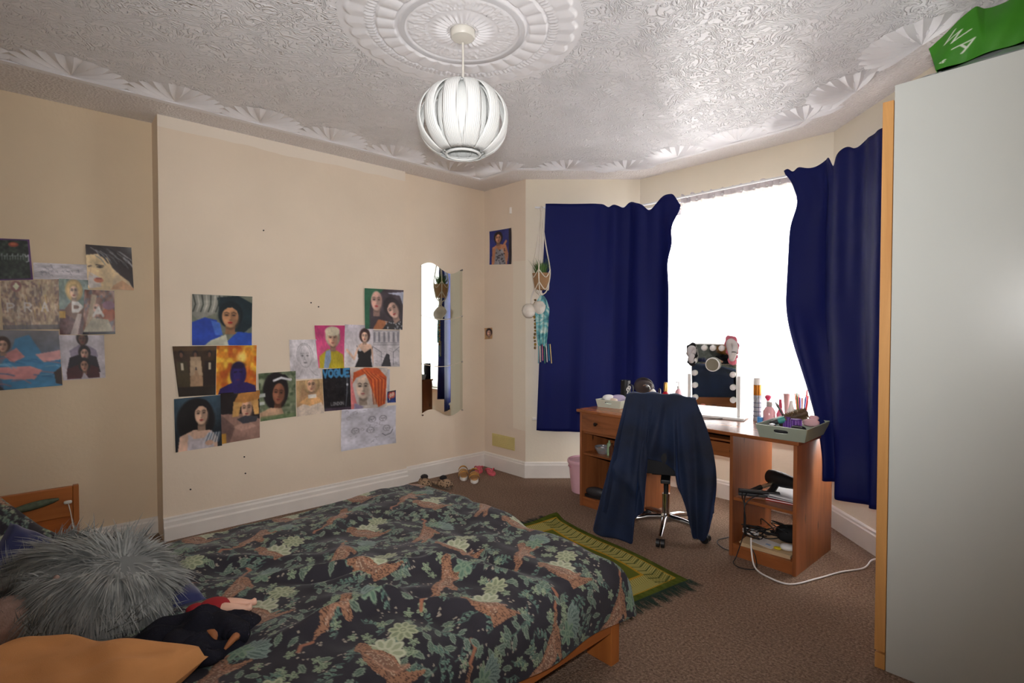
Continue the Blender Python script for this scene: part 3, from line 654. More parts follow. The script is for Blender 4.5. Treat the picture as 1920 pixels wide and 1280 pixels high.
for k in range(12): MB().box(BX0 + .03, BY0 + .1 + k * .155, .20, BX1 - .03, BY0 + .17 + k * .155, .215).build('slat', M_bedw, bed)
mt = MB().box(BX0 + .03, BY0 + .02, .216, BX1 - .03, BY1 - .015, .375).build('mattress', mat('mattress_ticking', (210, 205, 196), .8), bevel=.03); tag(mt, 'pale mattress lying under the patterned duvet', 'mattress')

# --- printed cotton: leopards, cream flowers and teal leaves on near-black
def T(pts, x, y, s, a): c, n = math.cos(a), math.sin(a); return [(x + s * (px * c - py * n), y + s * (px * n + py * c)) for px, py in pts]
def leaf(cv, x, y, s, a, c, c2, vein=True):
    L = [(0, 0), (.25, .2), (.55, .24), (.85, .12), (1, 0), (.85, -.12), (.55, -.24), (.25, -.2)]
    cv.poly(T(L, x, y, s, a), c); cv.poly(T([(.08 + .84 * p, q * .6) for p, q in L], x, y, s, a), c2)
    if vein: cv.line(T([(0, 0), (.95, 0)], x, y, s, a), s * .07, c)
def flower(cv, x, y, s, n=8, a0=0.0, c=(172, 174, 146), c2=(138, 144, 116)):
    for k in range(n):
        a = a0 + 2 * math.pi * k / n; cv.ell(x + .6 * s * math.cos(a), y + .6 * s * math.sin(a), .42 * s, .27 * s, c, a)
        cv.ell(x + .6 * s * math.cos(a), y + .6 * s * math.sin(a), .28 * s, .13 * s, c2, a)
    cv.ell(x, y, .34 * s, .34 * s, c); cv.ell(x, y, .2 * s, .2 * s, c2); cv.ell(x, y, .1 * s, .1 * s, c)
SIT = [(-.12, -.95), (.02, -1.0), (.12, -.9), (.16, -.72), (.1, -.6), (.28, -.4), (.36, -.1), (.34, .25), (.45, .42), (.78, .55), (.84, .62), (.5, .62), (.2, .6), (-.2, .55), (-.12, .3), (-.28, 0), (-.3, -.35), (-.2, -.6), (-.3, -.75)]
RUN = [(-1.0, .28), (-.8, .12), (-.62, .1), (-.5, -.05), (-.15, -.18), (.2, -.2), (.45, -.36), (.62, -.5), (.8, -.46), (.86, -.34), (.72, -.22), (.6, -.1), (.72, .12), (.95, .22), (.9, .3), (.6, .26), (.42, .1), (.2, .14), (.1, .42), (-.05, .5), (-.12, .4), (-.08, .16), (-.35, .14), (-.55, .3), (-.75, .26)]
CLIMB = [(.1, -1.0), (.2, -.95), (.14, -.72), (.3, -.6), (.42, -.3), (.55, -.02), (.5, .12), (.36, -.08), (.3, .1), (.1, .45), (-.05, .85), (-.2, .95), (-.2, .8), (-.1, .55), (-.25, .62), (-.42, .78), (-.52, .66), (-.4, .45), (-.2, .2), (-.1, -.2), (.02, -.6)]
def leopard(cv, kind, x, y, s, a):
    P = T({'s': SIT, 'r': RUN, 'c': CLIMB}[kind], x, y, s, a)
    cv.poly(P, (148, 108, 84), spots=((66, 48, 44), .28)); 
    q = np.mean(P, 0); cv.poly([(q[0] + (p[0] - q[0]) * .62, q[1] + (p[1] - q[1]) * .62) for p in P], (122, 92, 76), .8, ((196, 172, 148), .22)); cv.line([(q[0] + (p[0] - q[0]) * .55, q[1] + (p[1] - q[1]) * .55) for p in P[::2]], s * .05, (176, 128, 104), .5)
    if kind == 'r': cv.line(T([(-1.0, .28), (-1.25, .2), (-1.4, .3)], x, y, s, a), s * .09, (150, 100, 78))
    if kind == 'c': cv.line(T([(.1, -1.0), (.22, -1.3), (.12, -1.45)], x, y, s, a), s * .09, (150, 100, 78))
def sprig(cv, x, y, s, a, rng):
    tl, tk = (122, 134, 120), (74, 90, 80)
    cv.line(T([(-.9, 0), (-.4, .12), (.2, .05), (.8, .2)], x, y, s, a), s * .05, (88, 110, 98))
    for k, (px, da) in enumerate(((-.7, 1.0), (-.45, -.9), (-.1, .9), (.2, -.8), (.5, .8), (.75, .1))): leaf(cv, *T([(px, .05)], x, y, s, a)[0], s * (.42 + .12 * rng.random()), a + da, tl, tk)
def cotton(w, h, ext, seed, tile=(.40, .46), ls=.125):
    rng = np.random.default_rng(seed); cv = Cv(w, h, (47, 44, 50), ext); cv.noise((60, 60), 3)
    for _ in range(int(560 * (ext[2] - ext[0]) * (ext[3] - ext[1]))):   # small filler sprigs and dots
        x, y = rng.uniform(ext[0], ext[2]), rng.uniform(ext[1], ext[3]); a = rng.uniform(0, 6.3); k = rng.integers(0, 4)
        if k == 0: flower(cv, x, y, .018, 5, a, (138, 150, 124), (96, 112, 92))
        elif k == 1:
            cv.line(T([(-1, 0), (-.3, .2), (.4, -.1), (1, .2)], x, y, .035, a), .0035, (86, 108, 98))
            for q in (-.6, -.1, .4): leaf(cv, *T([(q, .05)], x, y, .035, a)[0], .022, a + 1, (112, 132, 116), (80, 104, 96), False)
        elif k == 2: leaf(cv, x, y, .045, a, (118, 130, 114), (70, 86, 76))
        else:
            for q in range(4): cv.ell(x + rng.normal(0, .013), y + rng.normal(0, .013), .0035, .0035, (150, 140, 126))
    tx, ty = tile; i = 0
    for gy in range(int((ext[3] - ext[1]) / ty) + 3):
        for gx in range(int((ext[2] - ext[0]) / tx) + 3):
            x = ext[0] + (gx - .5) * tx + (gy % 2) * tx * .5; y = ext[1] + (gy - .5) * ty + rng.normal(0, .012)
            sprig(cv, x + .20 * tx, y + .24 * ty, .085, 2.6 + rng.normal(0, .3), rng); sprig(cv, x - .36 * tx, y + .02 * ty, .08, .6 + rng.normal(0, .4), rng)
            flower(cv, x + .30 * tx, y - .20 * ty, .048, 8, 0, (164, 168, 138), (128, 136, 108)); flower(cv, x - .24 * tx, y + .40 * ty, .042, 6, .5, (120, 140, 118), (90, 114, 98))
            flower(cv, x - .06 + .09, y - .045, .062, 9, 0, (180, 182, 156), (150, 156, 128)); leopard(cv, 's', x, y, ls, -.12)
            leopard(cv, 'r' if gy % 2 else 'c', x + .48 * tx, y + .46 * ty, ls * 1.08, -.35 if gy % 2 else .45)
            lx, ly = x + .48 * tx + .12, y + .46 * ty - .05
            for k in range(7): leaf(cv, lx, ly, .075, -.9 + k * .3, (120, 136, 128), (80, 98, 92))
    return cv
M_cot = printed('printed_cotton', .85, .2, .1)
nu, nv = 540, 650
U0, U1, V0, V1 = -.10, 1.76, -.05, 2.22       # cloth coordinates in metres across / along
cv = cotton(nv, nu, (V0, U0, V1, U1), 5); cv.a = np.swapaxes(cv.a, 0, 1)
uu = np.linspace(U0, U1, nu); vv = np.linspace(V0, V1, nv); UU, VV = np.meshgrid(uu, vv)
def wrap(s, L, r):   # arc length s measured from the left edge of a top of width L -> (position, drop)
    pos = s.copy(); drop = np.zeros_like(s)
    for sign in (-1, 1):
        d = (-s if sign < 0 else s - L) + r; m = d > 0; a = np.clip(d / r, 0, math.pi / 2)
        p = np.where(sign < 0, r - r * np.sin(a), L - r + r * np.sin(a)); q = r - r * np.cos(a) + np.maximum(0, d - r * math.pi / 2)
        pos = np.where(m, p, pos); drop = np.where(m, q, drop)
    return pos, drop
px, dx_ = wrap(UU, 1.60, .10); py, dy_ = wrap(VV, 2.06, .10)
wr = vnoise(nv, nu, (9, 8)) * .045 + vnoise(nv, nu, (22, 18)) * .022 + vnoise(nv, nu, (60, 20)) * .006
rid = lambda x0, y0, ang, w, L, h: h * np.exp(-(((px - x0) * -math.sin(ang) + (py - y0) * math.cos(ang)) / w) ** 2) * np.exp(-(((px - x0) * math.cos(ang) + (py - y0) * math.sin(ang)) / L) ** 2)
wr = wr + rid(.95, 1.1, .9, .035, .25, .05) + rid(1.1, 1.25, 1.2, .03, .2, .04) + rid(1.3, 1.5, .5, .04, .25, .05) + rid(1.25, 1.0, 1.5, .03, .22, .05) + rid(.6, .9, 1.0, .04, .3, .03) - rid(1.02, 1.15, 1.0, .03, .25, .035) + rid(1.35, 1.2, .8, .03, .25, .04) - rid(1.2, 1.62, .2, .03, .3, .03)
edge = np.clip(1 - np.maximum(dx_, dy_) / .12, .12, 1)
top = .395 + .02 * sm(.0, .5, px) * (1 - sm(1.1, 1.6, px)) + wr * edge
z = top - np.maximum(dx_, dy_) * 1.0
bul = .03 * np.sin(VV * 13) * (dx_ > .05) + .02 * np.sin(UU * 15) * (dy_ > .05)
Xd = -2.88 + px + np.where(px > .8, 1, -1) * np.clip(dx_ - .06, 0, .2) * (.10 + bul * 3) ; Yd = -.21 + py + np.clip(dy_ - .06, 0, .2) * (.12 + bul * 3) * np.where(py > 1, 1, -1)
mb = MB(); mb.open = True; mb.grid(np.stack([Xd, Yd, z], -1)); o = mb.build('duvet', M_cot, smooth=True, sharp=0, col=cv.a / 255)
tag(o, 'dark duvet printed with leopards, cream flowers and teal leaves on the bed', 'duvet')
def pillow_grid(w, h, t, n=70):
    a = np.linspace(-1, 1, n); A, B = np.meshgrid(a, a); k = np.clip((1 - np.abs(A) ** 4) * (1 - np.abs(B) ** 4), 0, 1) ** .5
    pin = 1 - .07 * (1 - np.abs(A)) * 0
    X = A * w / 2 * (1 - .06 * (1 - np.abs(B) ** 2)); Y = B * h / 2 * (1 - .06 * (1 - np.abs(A) ** 2))
    return X, Y, k * t / 2
def pillow(name, m, w, h, t, M, label, cat, cvs=None, n=70, wr=.012, group=None):
    X, Y, Z = pillow_grid(w, h, t, n); Zn = Z + vnoise(n, n, (6, 6)) * wr * (Z > .01)
    P1 = np.stack([X, Y, Zn], -1); P2 = np.stack([X, Y, -Z], -1); mb = MB(); mb.grid(P1); mb.grid(P2[:, ::-1]); mb.open = True
    col = None
    if cvs is not None: col = np.concatenate([(cvs.a / 255).reshape(-1, 3), (cvs.a[:, ::-1] / 255).reshape(-1, 3)])
    mb.v = [tuple(M @ Vector(p)) for p in mb.v]
    o = mb.build(name, m, smooth=True, sharp=0, col=col); return tag(o, label, cat, group)
def RT(loc, rx=0, ry=0, rz=0): return Matrix.Translation(loc) @ Matrix.Rotation(R(rz), 4, 'Z') @ Matrix.Rotation(R(ry), 4, 'Y') @ Matrix.Rotation(R(rx), 4, 'X')

# ================================================================== PICTURES ON THE WALLS
M_print = printed()
M_gloss = printed('glossy_print', .36, .4)
def picture(name, quad, cv, label, cat='poster', plane=('x', -4.08), lift=.003, group=None, m=None, curl=.004):
    """paper sheet on a wall: quad = (u, z) corners TL, TR, BR, BL along the wall"""
    n, w = cv.h, cv.w; finish(cv, .12, 2 if min(cv.w, cv.h) > 50 and cat == 'poster' else 1)
    a = np.linspace(0, 1, w)[None, :, None]; b = np.linspace(0, 1, n)[:, None, None]; q = [np.array(k, float) for k in quad]
    P = (q[0] * (1 - a) + q[1] * a) * (1 - b) + (q[3] * (1 - a) + q[2] * a) * b
    A, B = np.meshgrid(np.linspace(-1, 1, w), np.linspace(-1, 1, n)); d = lift + curl * (np.abs(A) ** 3 * np.abs(B) ** 3) + .0015 * (vnoise(n, w, (3, 3)))
    if plane[0] == 'x': G = np.stack([plane[1] + d, P[..., 0], P[..., 1]], -1)
    else: G = np.stack([P[..., 0], plane[1] - d, P[..., 1]], -1)
    mb = MB(); mb.open = True; mb.grid(G); o = mb.build(name, m or M_print, smooth=True, sharp=0, col=cv.a / 255)
    return tag(o, label, cat, group)
def C(w, h, bg): return Cv(w, h, bg)
RW, BW = ('x', XL), ('x', XB); GA, GB = 'pictures stuck in the left recess', 'pictures stuck on the chimney breast'
# ---- left recess
c = C(90, 76, (36, 48, 34)); c.noise((14, 18), 30).noise((30, 30), 20); c.ell(.68, .14, .1, .06, (150, 60, 40)); c.ell(.68, .13, .06, .03, (200, 110, 70))
for k in range(9): c.line([(.42 + .05 * k, .42), (.45 + .05 * k, .36 + .05 * (k % 2)), (.44 + .05 * k, .50)], .014, (176, 182, 190), .8)
c.line([(.88, .38), (.90, .44), (.95, .38)], .02, (200, 204, 212)); c.line([(.95, .38), (.94, .54), (.90, .56)], .02, (200, 204, 212))
for e in ((0, 0, 1, .035), (0, .96, 1, 1), (.955, 0, 1, 1)): c.rect(*e, (92, 48, 110))
picture('poster', [(-.216, 1.916), (.008, 1.93), (.021, 1.691), (-.205, 1.668)], c, 'dark green leafy poster with purple border in the left recess', plane=RW, group=GA)
c = C(100, 32, (205, 200, 205)); 
for k in range(34): c.line([(k * .03, 0), (k * .03, 1)], .003, (176, 176, 196), .5)
for k in range(11): c.line([(0, k * .1), (1, k * .1)], .004, (176, 176, 196), .5)
for k in range(26): x = .1 + .8 * RNG.random(); y = .15 + .6 * RNG.random(); c.line([(x, y), (x + .03, y - .06), (x + .05, y + .05)], .007, (80, 80, 96), .7)
picture('note_sheet', [(.023, 1.794), (.275, 1.802), (.279, 1.704), (.024, 1.695)], c, 'strip of squared paper with pencil notes in the left recess', 'paper', RW, .002, GA)
c = C(88, 82, (222, 198, 160)); c.poly([(0, .2), (.5, .3), (.6, .6), (.5, 1), (0, 1)], (232, 206, 160)); c.poly([(.05, .62), (.3, .75), (.28, .95), (.05, 1), (0, .9)], (205, 196, 190))
c.poly([(0, 0), (1, 0), (1, 1), (.9, .8), (.7, .65), (.55, .5), (.45, .28), (.25, .2), (0, .24)], (60, 50, 50))
for k in range(26): x = .1 + .8 * RNG.random(); y = .02 + .25 * RNG.random() + .4 * max(0, x - .5); c.line([(x, y), (x + .12, y + .08), (x + .2, y + .2)], .02, [(180, 180, 184), (120, 126, 130), (30, 26, 30)][k % 3], .8)
c.line([(.04, .5), (.1, .48)], .03, (70, 56, 50)); c.line([(.2, .45), (.36, .47)], .025, (80, 66, 56)); c.ell(.28, .5, .07, .02, (60, 52, 50)); c.ell(.24, .8, .1, .055, (200, 120, 90)); c.ell(.25, .76, .07, .02, (150, 80, 66)); c.line([(.1, .5), (.06, .68), (.12, .7)], .015, (196, 164, 126))
c.poly([(.55, .9), (.75, .78), (1, .95), (1, 1), (.5, 1)], (204, 160, 120))
picture('photo_print', [(.269, 1.929), (.506, 1.934), (.516, 1.652), (.278, 1.654)], c, 'pale face under dark glossy hair, highest picture in the left recess', plane=RW, lift=.005, group=GA, m=M_gloss)
c = C(108, 92, (150, 118, 86)); c.noise((10, 22), 60).noise((24, 40), 45, (96, 60, 50)).noise((16, 30), .7, (206, 186, 150)); c.rect(.68, 0, .92, 1, (196, 176, 130), .4)
for k in range(40): x = RNG.random(); y = RNG.random(); c.line([(x, y), (x + .02, y + .16)], .018, [(214, 200, 176), (92, 52, 52), (190, 160, 70), (64, 40, 44)][k % 4], .7)
c.ell(.26, .12, .09, .11, (120, 60, 50)); c.poly([(.26, .04), (.32, .12), (.26, .2), (.2, .12)], (206, 206, 170)); c.rect(0, .9, 1, 1, (52, 44, 52), .7)
text(c, 'PRA', .10, .46, .11, .17, .18, .026, (206, 198, 190))
picture('poster', [(-.122, 1.673), (.138, 1.702), (.138, 1.393), (-.113, 1.39)], c, 'busy gold and brown fashion collage page lettered in white', plane=RW, group=GA, m=M_gloss)
c = C(58, 104, (120, 138, 130)); c.noise((5, 4), 25); c.rect(0, .55, 1, 1, (96, 60, 60)); c.noise((20, 14), 22); face(c, .5, .22, .17, (226, 190, 160), (214, 182, 120), asp=.7, hairr=1.7); c.poly([(.1, .6), (.4, .4), (.75, .45), (.9, .62), (.6, .75)], (120, 84, 64)); c.poly([(.35, 1), (.6, .62), (.75, .62), (.6, 1)], (206, 196, 190), .8); c.rect(0, .58, .2, .7, (190, 150, 60))
text(c, 'D', .45, .43, .3, .14, .1, .07, (224, 220, 216))
picture('poster', [(.138, 1.705), (.279, 1.704), (.282, 1.359), (.138, 1.36)], c, 'blond woman above a letter D beside the gold collage page', plane=RW, lift=.0045, group=GA, m=M_gloss)
c = C(58, 82, (150, 110, 96)); c.noise((9, 9), 60).noise((14, 14), .6, (96, 110, 130)); c.ell(.8, .55, .22, .16, (178, 96, 62)); c.ell(.8, .34, .2, .1, (150, 110, 130)); c.poly([(.05, .95), (.25, .1), (.42, .12), (.2, .95)], (206, 190, 160), .8); c.poly([(.0, .95), (.3, .62), (.78, .66), (.92, .92), (.3, 1)], (186, 180, 160)); face(c, .42, .42, .14, (214, 176, 160), None, asp=.8, neck=False); c.rect(0, .94, 1, 1, (44, 42, 50))
text(c, 'A', .32, .4, .3, .18, .1, .07, (224, 220, 216))
picture('poster', [(.26, 1.643), (.411, 1.643), (.413, 1.362), (.248, 1.359)], c, 'crumpled collage page with silver wrap and orange flowers', plane=RW, lift=.007, group=GA, m=M_gloss)
c = C(130, 102, (110, 112, 122)); c.vgrad((126, 124, 128), (70, 96, 130)); c.noise((5, 6), 16)
BL, PK = (66, 132, 176), (204, 140, 140)
c.poly([(.45, .15), (.62, .08), (.72, .3), (.8, .5), (1, .45), (1, 1), (.3, 1), (.25, .6), (.4, .35)], BL); c.poly([(.3, .42), (.46, .3), (.56, .46), (.4, .55)], PK); c.poly([(.68, .42), (1, .35), (1, .52), (.78, .56)], (214, 160, 160)); c.poly([(0, .6), (.3, .62), (.62, .62), (.76, .7), (.66, .85), (.3, .82), (0, .72)], PK)
for k in range(16): x = .1 + .8 * RNG.random(); y = .45 + .5 * RNG.random(); c.line([(x, y), (x + .14, y - .04 + .08 * RNG.random()), (x + .22, y + .06)], .018, [(40, 100, 150), (120, 170, 200), (176, 110, 116)][k % 3], .7)
c.poly([(0, .8), (.2, .82), (.3, 1), (0, 1)], (44, 50, 60)); c.poly([(.9, .75), (1, .65), (1, .98), (.92, .95)], (60, 44, 40)); face(c, .30, .26, .07, (220, 176, 150), (72, 48, 34), asp=1.5)
picture('poster', [(-.224, 1.39), (.133, 1.383), (.146, 1.045), (-.224, 1.032)], c, 'wide picture of a figure lying in blue and pink cloth', plane=RW, lift=.006, group=GA)
c = C(84, 82, (206, 200, 208)); c.poly([(.2, .35), (.5, .18), (.8, .34), (.84, .5), (.7, .6), (.25, .6)], (150, 140, 160)); face(c, .5, .1, .1, (122, 84, 70), (50, 36, 34), asp=1.2)
c.poly([(.1, .85), (.2, .5), (.5, .42), (.8, .5), (.88, .85)], (38, 30, 40)); face(c, .53, .42, .105, (206, 164, 144), (44, 34, 34), asp=1.2); c.poly([(.1, .98), (.12, .75), (.5, .62), (.84, .75), (.86, .98)], (74, 30, 34)); face(c, .51, .69, .105, (186, 140, 116), (40, 30, 30), asp=1.2); c.poly([(.42, .98), (.5, .84), (.6, .98)], (190, 180, 190))
picture('photo_print', [(.133, 1.357), (.355, 1.355), (.359, 1.079), (.149, 1.075)], c, 'print of three people stacked chin on head against white', plane=RW, group=GA)
# ---- chimney breast
def abstract(w, h, bg, shapes):
    c = C(w, h, bg); c.noise((6, 6), 14)
    for p, col in shapes: c.poly(p, col)
    return c
c = abstract(114, 98, (120, 124, 108), [([(0, 0), (.5, 0), (.4, .35), (.1, .5), (0, .4)], (150, 150, 140)), ([(0, .55), (.2, .45), (.4, .5), (.5, 1), (0, 1)], (38, 70, 170)), ([(.4, .05), (.75, 0), (1, .15), (1, .6), (.85, .75), (.6, .7), (.45, .4)], (24, 44, 52)), ([(.55, .95), (.75, .72), (1, .75), (1, 1), (.5, 1)], (40, 80, 180)), ([(.3, .9), (.55, .78), (.6, 1), (.2, 1)], (196, 196, 176)), ([(.3, .5), (.45, .55), (.5, .8), (.38, .8)], (70, 110, 200))])
for k in range(7): c.line([(.02 + .07 * k, .02), (.06 + .06 * k, .2), (.02 + .06 * k, .34)], .02, [(60, 66, 58), (196, 192, 180)][k % 2])
face(c, .62, .42, .17, (206, 150, 108), (20, 36, 42), (190, 40, 40), asp=1.3, hairr=1.2)
picture('art_print', [(.812, 1.631), (1.192, 1.629), (1.184, 1.277), (.808, 1.285)], c, 'painted woman in dark hat and blue cloth above the flames picture', plane=BW, group=GB)
c = C(82, 92, (64, 44, 26)); c.noise((8, 8), 12); c.rect(0, .82, 1, 1, (40, 30, 22)); c.rect(0, 0, 1, .1, (86, 62, 36))
for x, col, hh in ((.18, (70, 58, 34), .22), (.5, (176, 142, 110), .22), (.83, (44, 32, 28), .16)):
    c.poly([(x - .12, .3), (x + .12, .3), (x + .17, .8), (x - .17, .8)], col); c.ell(x, .16, .06, .07, (34, 26, 26)); c.ell(x, .18, .04, .05, (120, 84, 66)); c.rect(x - .03, .34, x + .03, .48, (220, 206, 180) if x != .5 else (40, 40, 50))
c.poly([(.38, .22), (.62, .22), (.66, .6), (.55, .58), (.5, .4), (.45, .58), (.34, .6)], (186, 160, 130))
picture('photo_print', [(.694, 1.28), (.956, 1.278), (.946, .937), (.726, .942)], c, 'dark brown picture of three dressed figures standing in a row', plane=BW, group=GB)
c = C(76, 90, (220, 140, 40)); c.noise((7, 6), 50, (190, 80, 20)).noise((10, 9), .9, (246, 200, 70)).noise((6, 5), .5, (200, 90, 30)); c.ell(.62, .25, .12, .1, (255, 236, 140), 0, .7, .8)
c.poly([(.05, 1), (.1, .88), (.36, .78), (.75, .78), (.97, .86), (1, 1)], (44, 32, 96)); c.ell(.54, .6, .2, .26, (42, 30, 92)); c.ell(.5, .6, .1, .18, (64, 48, 130), 0, .6, .6); c.ell(.54, .42, .17, .07, (34, 22, 50), 0, .8, .5); c.line([(.44, .56), (.5, .55)], .025, (26, 18, 50)); c.line([(.57, .55), (.63, .56)], .025, (26, 18, 50)); c.ell(.53, .72, .05, .02, (84, 40, 90))
picture('photo_print', [(.956, 1.278), (1.217, 1.277), (1.21, .939), (.949, .937)], c, 'blue silhouette of a person against orange flames', plane=BW, lift=.004, group=GB)
c = C(88, 98, (44, 62, 76)); c.vgrad((60, 84, 100), (20, 24, 30)); c.noise((6, 6), 14); c.ell(.45, .45, .4, .42, (20, 16, 18)); c.poly([(.05, 1), (.1, .72), (.4, .62), (.75, .66), (.9, .8), (.9, 1)], (224, 186, 162)); c.poly([(.28, .68), (.4, .8), (.6, .8), (.78, .66), (.82, 1), (.25, 1)], (206, 196, 200)); face(c, .56, .34, .17, (224, 184, 156), (24, 18, 20), (170, 70, 66), asp=1.15)
for k in range(10): c.line([(.7 + .03 * k, .72), (.6 + .035 * k, .9)], .02, [(210, 216, 224), (90, 110, 130)][k % 2])
c.ell(.72, .9, .09, .05, (214, 170, 144))
picture('photo_print', [(.699, .93), (.979, .935), (.982, .578), (.704, .573)], c, 'dark-haired woman in a pale slip, lowest left on the chimney breast', plane=BW, group=GB)
c = C(76, 96, (34, 26, 28)); c.poly([(0, .42), (.5, .45), (1, .6), (1, 1), (0, 1)], (156, 122, 110)); c.poly([(0, .42), (.35, .7), (.2, 1), (0, 1)], (120, 94, 88)); c.poly([(.3, .7), (.7, .6), (.9, .75), (.5, .8)], (196, 158, 140), .6); c.poly([(.28, .5), (.32, .2), (.95, .18), (.98, .5), (.85, .5), (.8, .3), (.5, .3), (.45, .5)], (208, 160, 96)); face(c, .65, .36, .17, (220, 176, 148), None, (170, 80, 76), asp=1.1); c.poly([(.34, .2), (.45, .04), (1, .0), (1, .18), (.6, .24)], (186, 128, 66)); c.poly([(.4, .55), (.6, .5), (.95, .54), (.9, .64), (.55, .66)], (66, 66, 74)); c.rect(0, .8, .12, 1, (190, 140, 60))
picture('photo_print', [(.976, .946), (1.236, .948), (1.232, .6), (.982, .589)], c, 'blond model in a tan beret and mauve coat', plane=BW, lift=.004, group=GB)
c = C(72, 92, (110, 122, 96)); c.noise((12, 9), 40, (60, 76, 50)).noise((18, 14), .6, (160, 166, 140)); c.ell(.45, .4, .34, .4, (28, 24, 26)); face(c, .52, .46, .2, (150, 98, 74), None, (130, 60, 56), asp=1.1, tilt=.15)
c.poly([(.15, .35), (.3, .08), (.7, .06), (.86, .2), (.6, .2), (.38, .26)], (26, 22, 24)); c.line([(.4, .18), (.6, .13), (.86, .19)], .05, (226, 226, 230)); c.poly([(.0, .82), (.3, .74), (.6, .78), (.65, .9), (.2, .94), (0, .95)], (196, 160, 130)); c.rect(0, .9, 1, 1, (112, 132, 90), .7); c.rect(.0, .42, .16, .5, (190, 196, 190)); c.rect(.0, .6, .14, .66, (190, 196, 190))
picture('photo_print', [(1.226, 1.07), (1.495, 1.075), (1.495, .727), (1.237, .717)], c, 'woman wearing a silver tiara among grey-green leaves', plane=BW, lift=.005, group=GB)
def pencil_face(c, cx, cy, r, col=(120, 116, 120), w=.008):
    a = np.linspace(0, 6.283, 24); c.line([(cx + r * math.cos(k), cy + r * 1.3 * math.sin(k)) for k in a], w, col, .7); c.line([(cx + r * 1.25 * math.cos(k), cy - .1 * r + r * 1.35 * math.sin(k)) for k in np.linspace(2.6, 6.8, 16)], w * 1.6, col, .7)
    for s in (-.4, .4): c.ell(cx + s * r, cy - .05 * r, .2 * r, .1 * r, col, 0, .8); c.line([(cx + (s - .25) * r, cy - .3 * r), (cx + (s + .25) * r, cy - .32 * r)], w, col)
    c.line([(cx, cy), (cx - .1 * r, cy + .4 * r), (cx + .1 * r, cy + .42 * r)], w, col, .7); c.ell(cx, cy + .75 * r, .3 * r, .09 * r, col, 0, .7)
c = C(62, 76, (214, 208, 212)); c.noise((4, 4), 4); pencil_face(c, .52, .42, .22); c.line([(.4, .75), (.3, .92), (.2, .95)], .01, (150, 146, 150)); c.line([(.64, .75), (.8, .9), (.9, .92)], .01, (150, 146, 150))
picture('pencil_sketch', [(1.449, 1.313), (1.658, 1.314), (1.698, 1.005), (1.458, 1.012)], c, 'white sheet with a pencil portrait beside the pink picture', 'drawing', BW, .003, GB)
c = C(62, 84, (206, 66, 128)); c.vgrad((200, 60, 120), (232, 110, 150)); c.poly([(.05, 1), (.08, .72), (.4, .55), (.7, .58), (.95, .68), (1, 1)], (186, 168, 40)); c.poly([(.2, 1), (.32, .6), (.5, .55), (.5, .8), (.38, 1)], (150, 170, 200)); face(c, .58, .3, .2, (214, 166, 140), (214, 200, 170), (176, 90, 86), asp=.95, hairr=1.25); c.ell(.58, .14, .25, .11, (220, 208, 180))
picture('photo_print', [(1.642, 1.423), (1.892, 1.424), (1.884, 1.076), (1.673, 1.087)], c, 'person with white-blond hair and yellow jacket on hot pink', plane=BW, lift=.006, group=GB)
c = C(60, 82, (216, 210, 212)); c.vgrad((206, 198, 206), (220, 214, 214)); c.poly([(.42, .48), (.5, .62), (.8, .6), (.98, .5), (.9, .75), (.95, 1), (.36, 1), (.48, .8)], (22, 20, 24)); c.poly([(.45, .5), (.6, .42), (.9, .46), (.95, .53), (.68, .66)], (222, 184, 160)); c.line([(.46, .55), (.34, .8), (.1, .6)], .06, (222, 184, 160)); c.line([(.93, .55), (1, .9)], .06, (214, 174, 150)); face(c, .68, .27, .13, (222, 184, 160), (60, 36, 36), (170, 50, 50), asp=.95, hairr=1.4)
picture('illustration', [(1.892, 1.433), (2.153, 1.426), (2.146, 1.072), (1.884, 1.085)], c, 'fashion illustration of a woman in a black gown', plane=BW, lift=.003, group=GB)
c = C(54, 74, (196, 190, 194)); dkk = (70, 68, 76)
for x in (.15, .5, .85):
    for q in (-.08, .08): c.rect(x + q - .05, .06, x + q + .05, .32, (150, 146, 154)); c.line([(x + q, .06), (x + q, .32)], .012, dkk)
for y in (.02, .35, .4): c.line([(0, y), (1, y)], .014, dkk, .7)
c.line([(0, .45), (.3, .6), (.3, .95)], .012, dkk); c.line([(1, .45), (.75, .6), (.75, .95)], .012, dkk); c.poly([(.3, .98), (.42, .75), (.5, .64), (.6, .66), (.62, .8), (.66, .98)], (40, 38, 44))
for k in range(24): x = RNG.random(); y = .5 + .5 * RNG.random(); c.line([(x, y), (x + .1, y + .02)], .008, dkk, .5)
picture('ink_drawing', [(2.143, 1.385), (2.399, 1.385), (2.398, 1.065), (2.146, 1.077)], c, 'grey ink drawing of a house facade with steps', 'drawing', BW, .005, GB)
c = abstract(78, 78, (60, 48, 56), [([(0, 0), (.5, 0), (.4, .1), (.14, .3), (.12, 1), (0, 1)], (30, 96, 66)), ([(.55, .1), (1, .05), (1, .4), (.9, .15)], (176, 180, 200)), ([(.2, 1), (.35, .75), (.6, .8), (.6, 1)], (176, 110, 70)), ([(.6, .8), (1, .75), (1, 1), (.45, 1)], (36, 36, 40))])
face(c, .3, .3, .17, (222, 176, 160), None, (180, 40, 44), asp=1.4); face(c, .72, .5, .17, (220, 178, 160), (40, 28, 34), (180, 44, 44), asp=1.3, tilt=-.5)
for k in range(20): x = .5 + .48 * RNG.random(); y = .8 + .2 * RNG.random(); c.ell(x, y, .02, .015, (190, 190, 196))
picture('art_print', [(2.067, 1.737), (2.439, 1.738), (2.426, 1.389), (2.07, 1.398)], c, 'painted pair of heads leaning together, highest at the right of the chimney breast', plane=BW, lift=.007, group=GB)
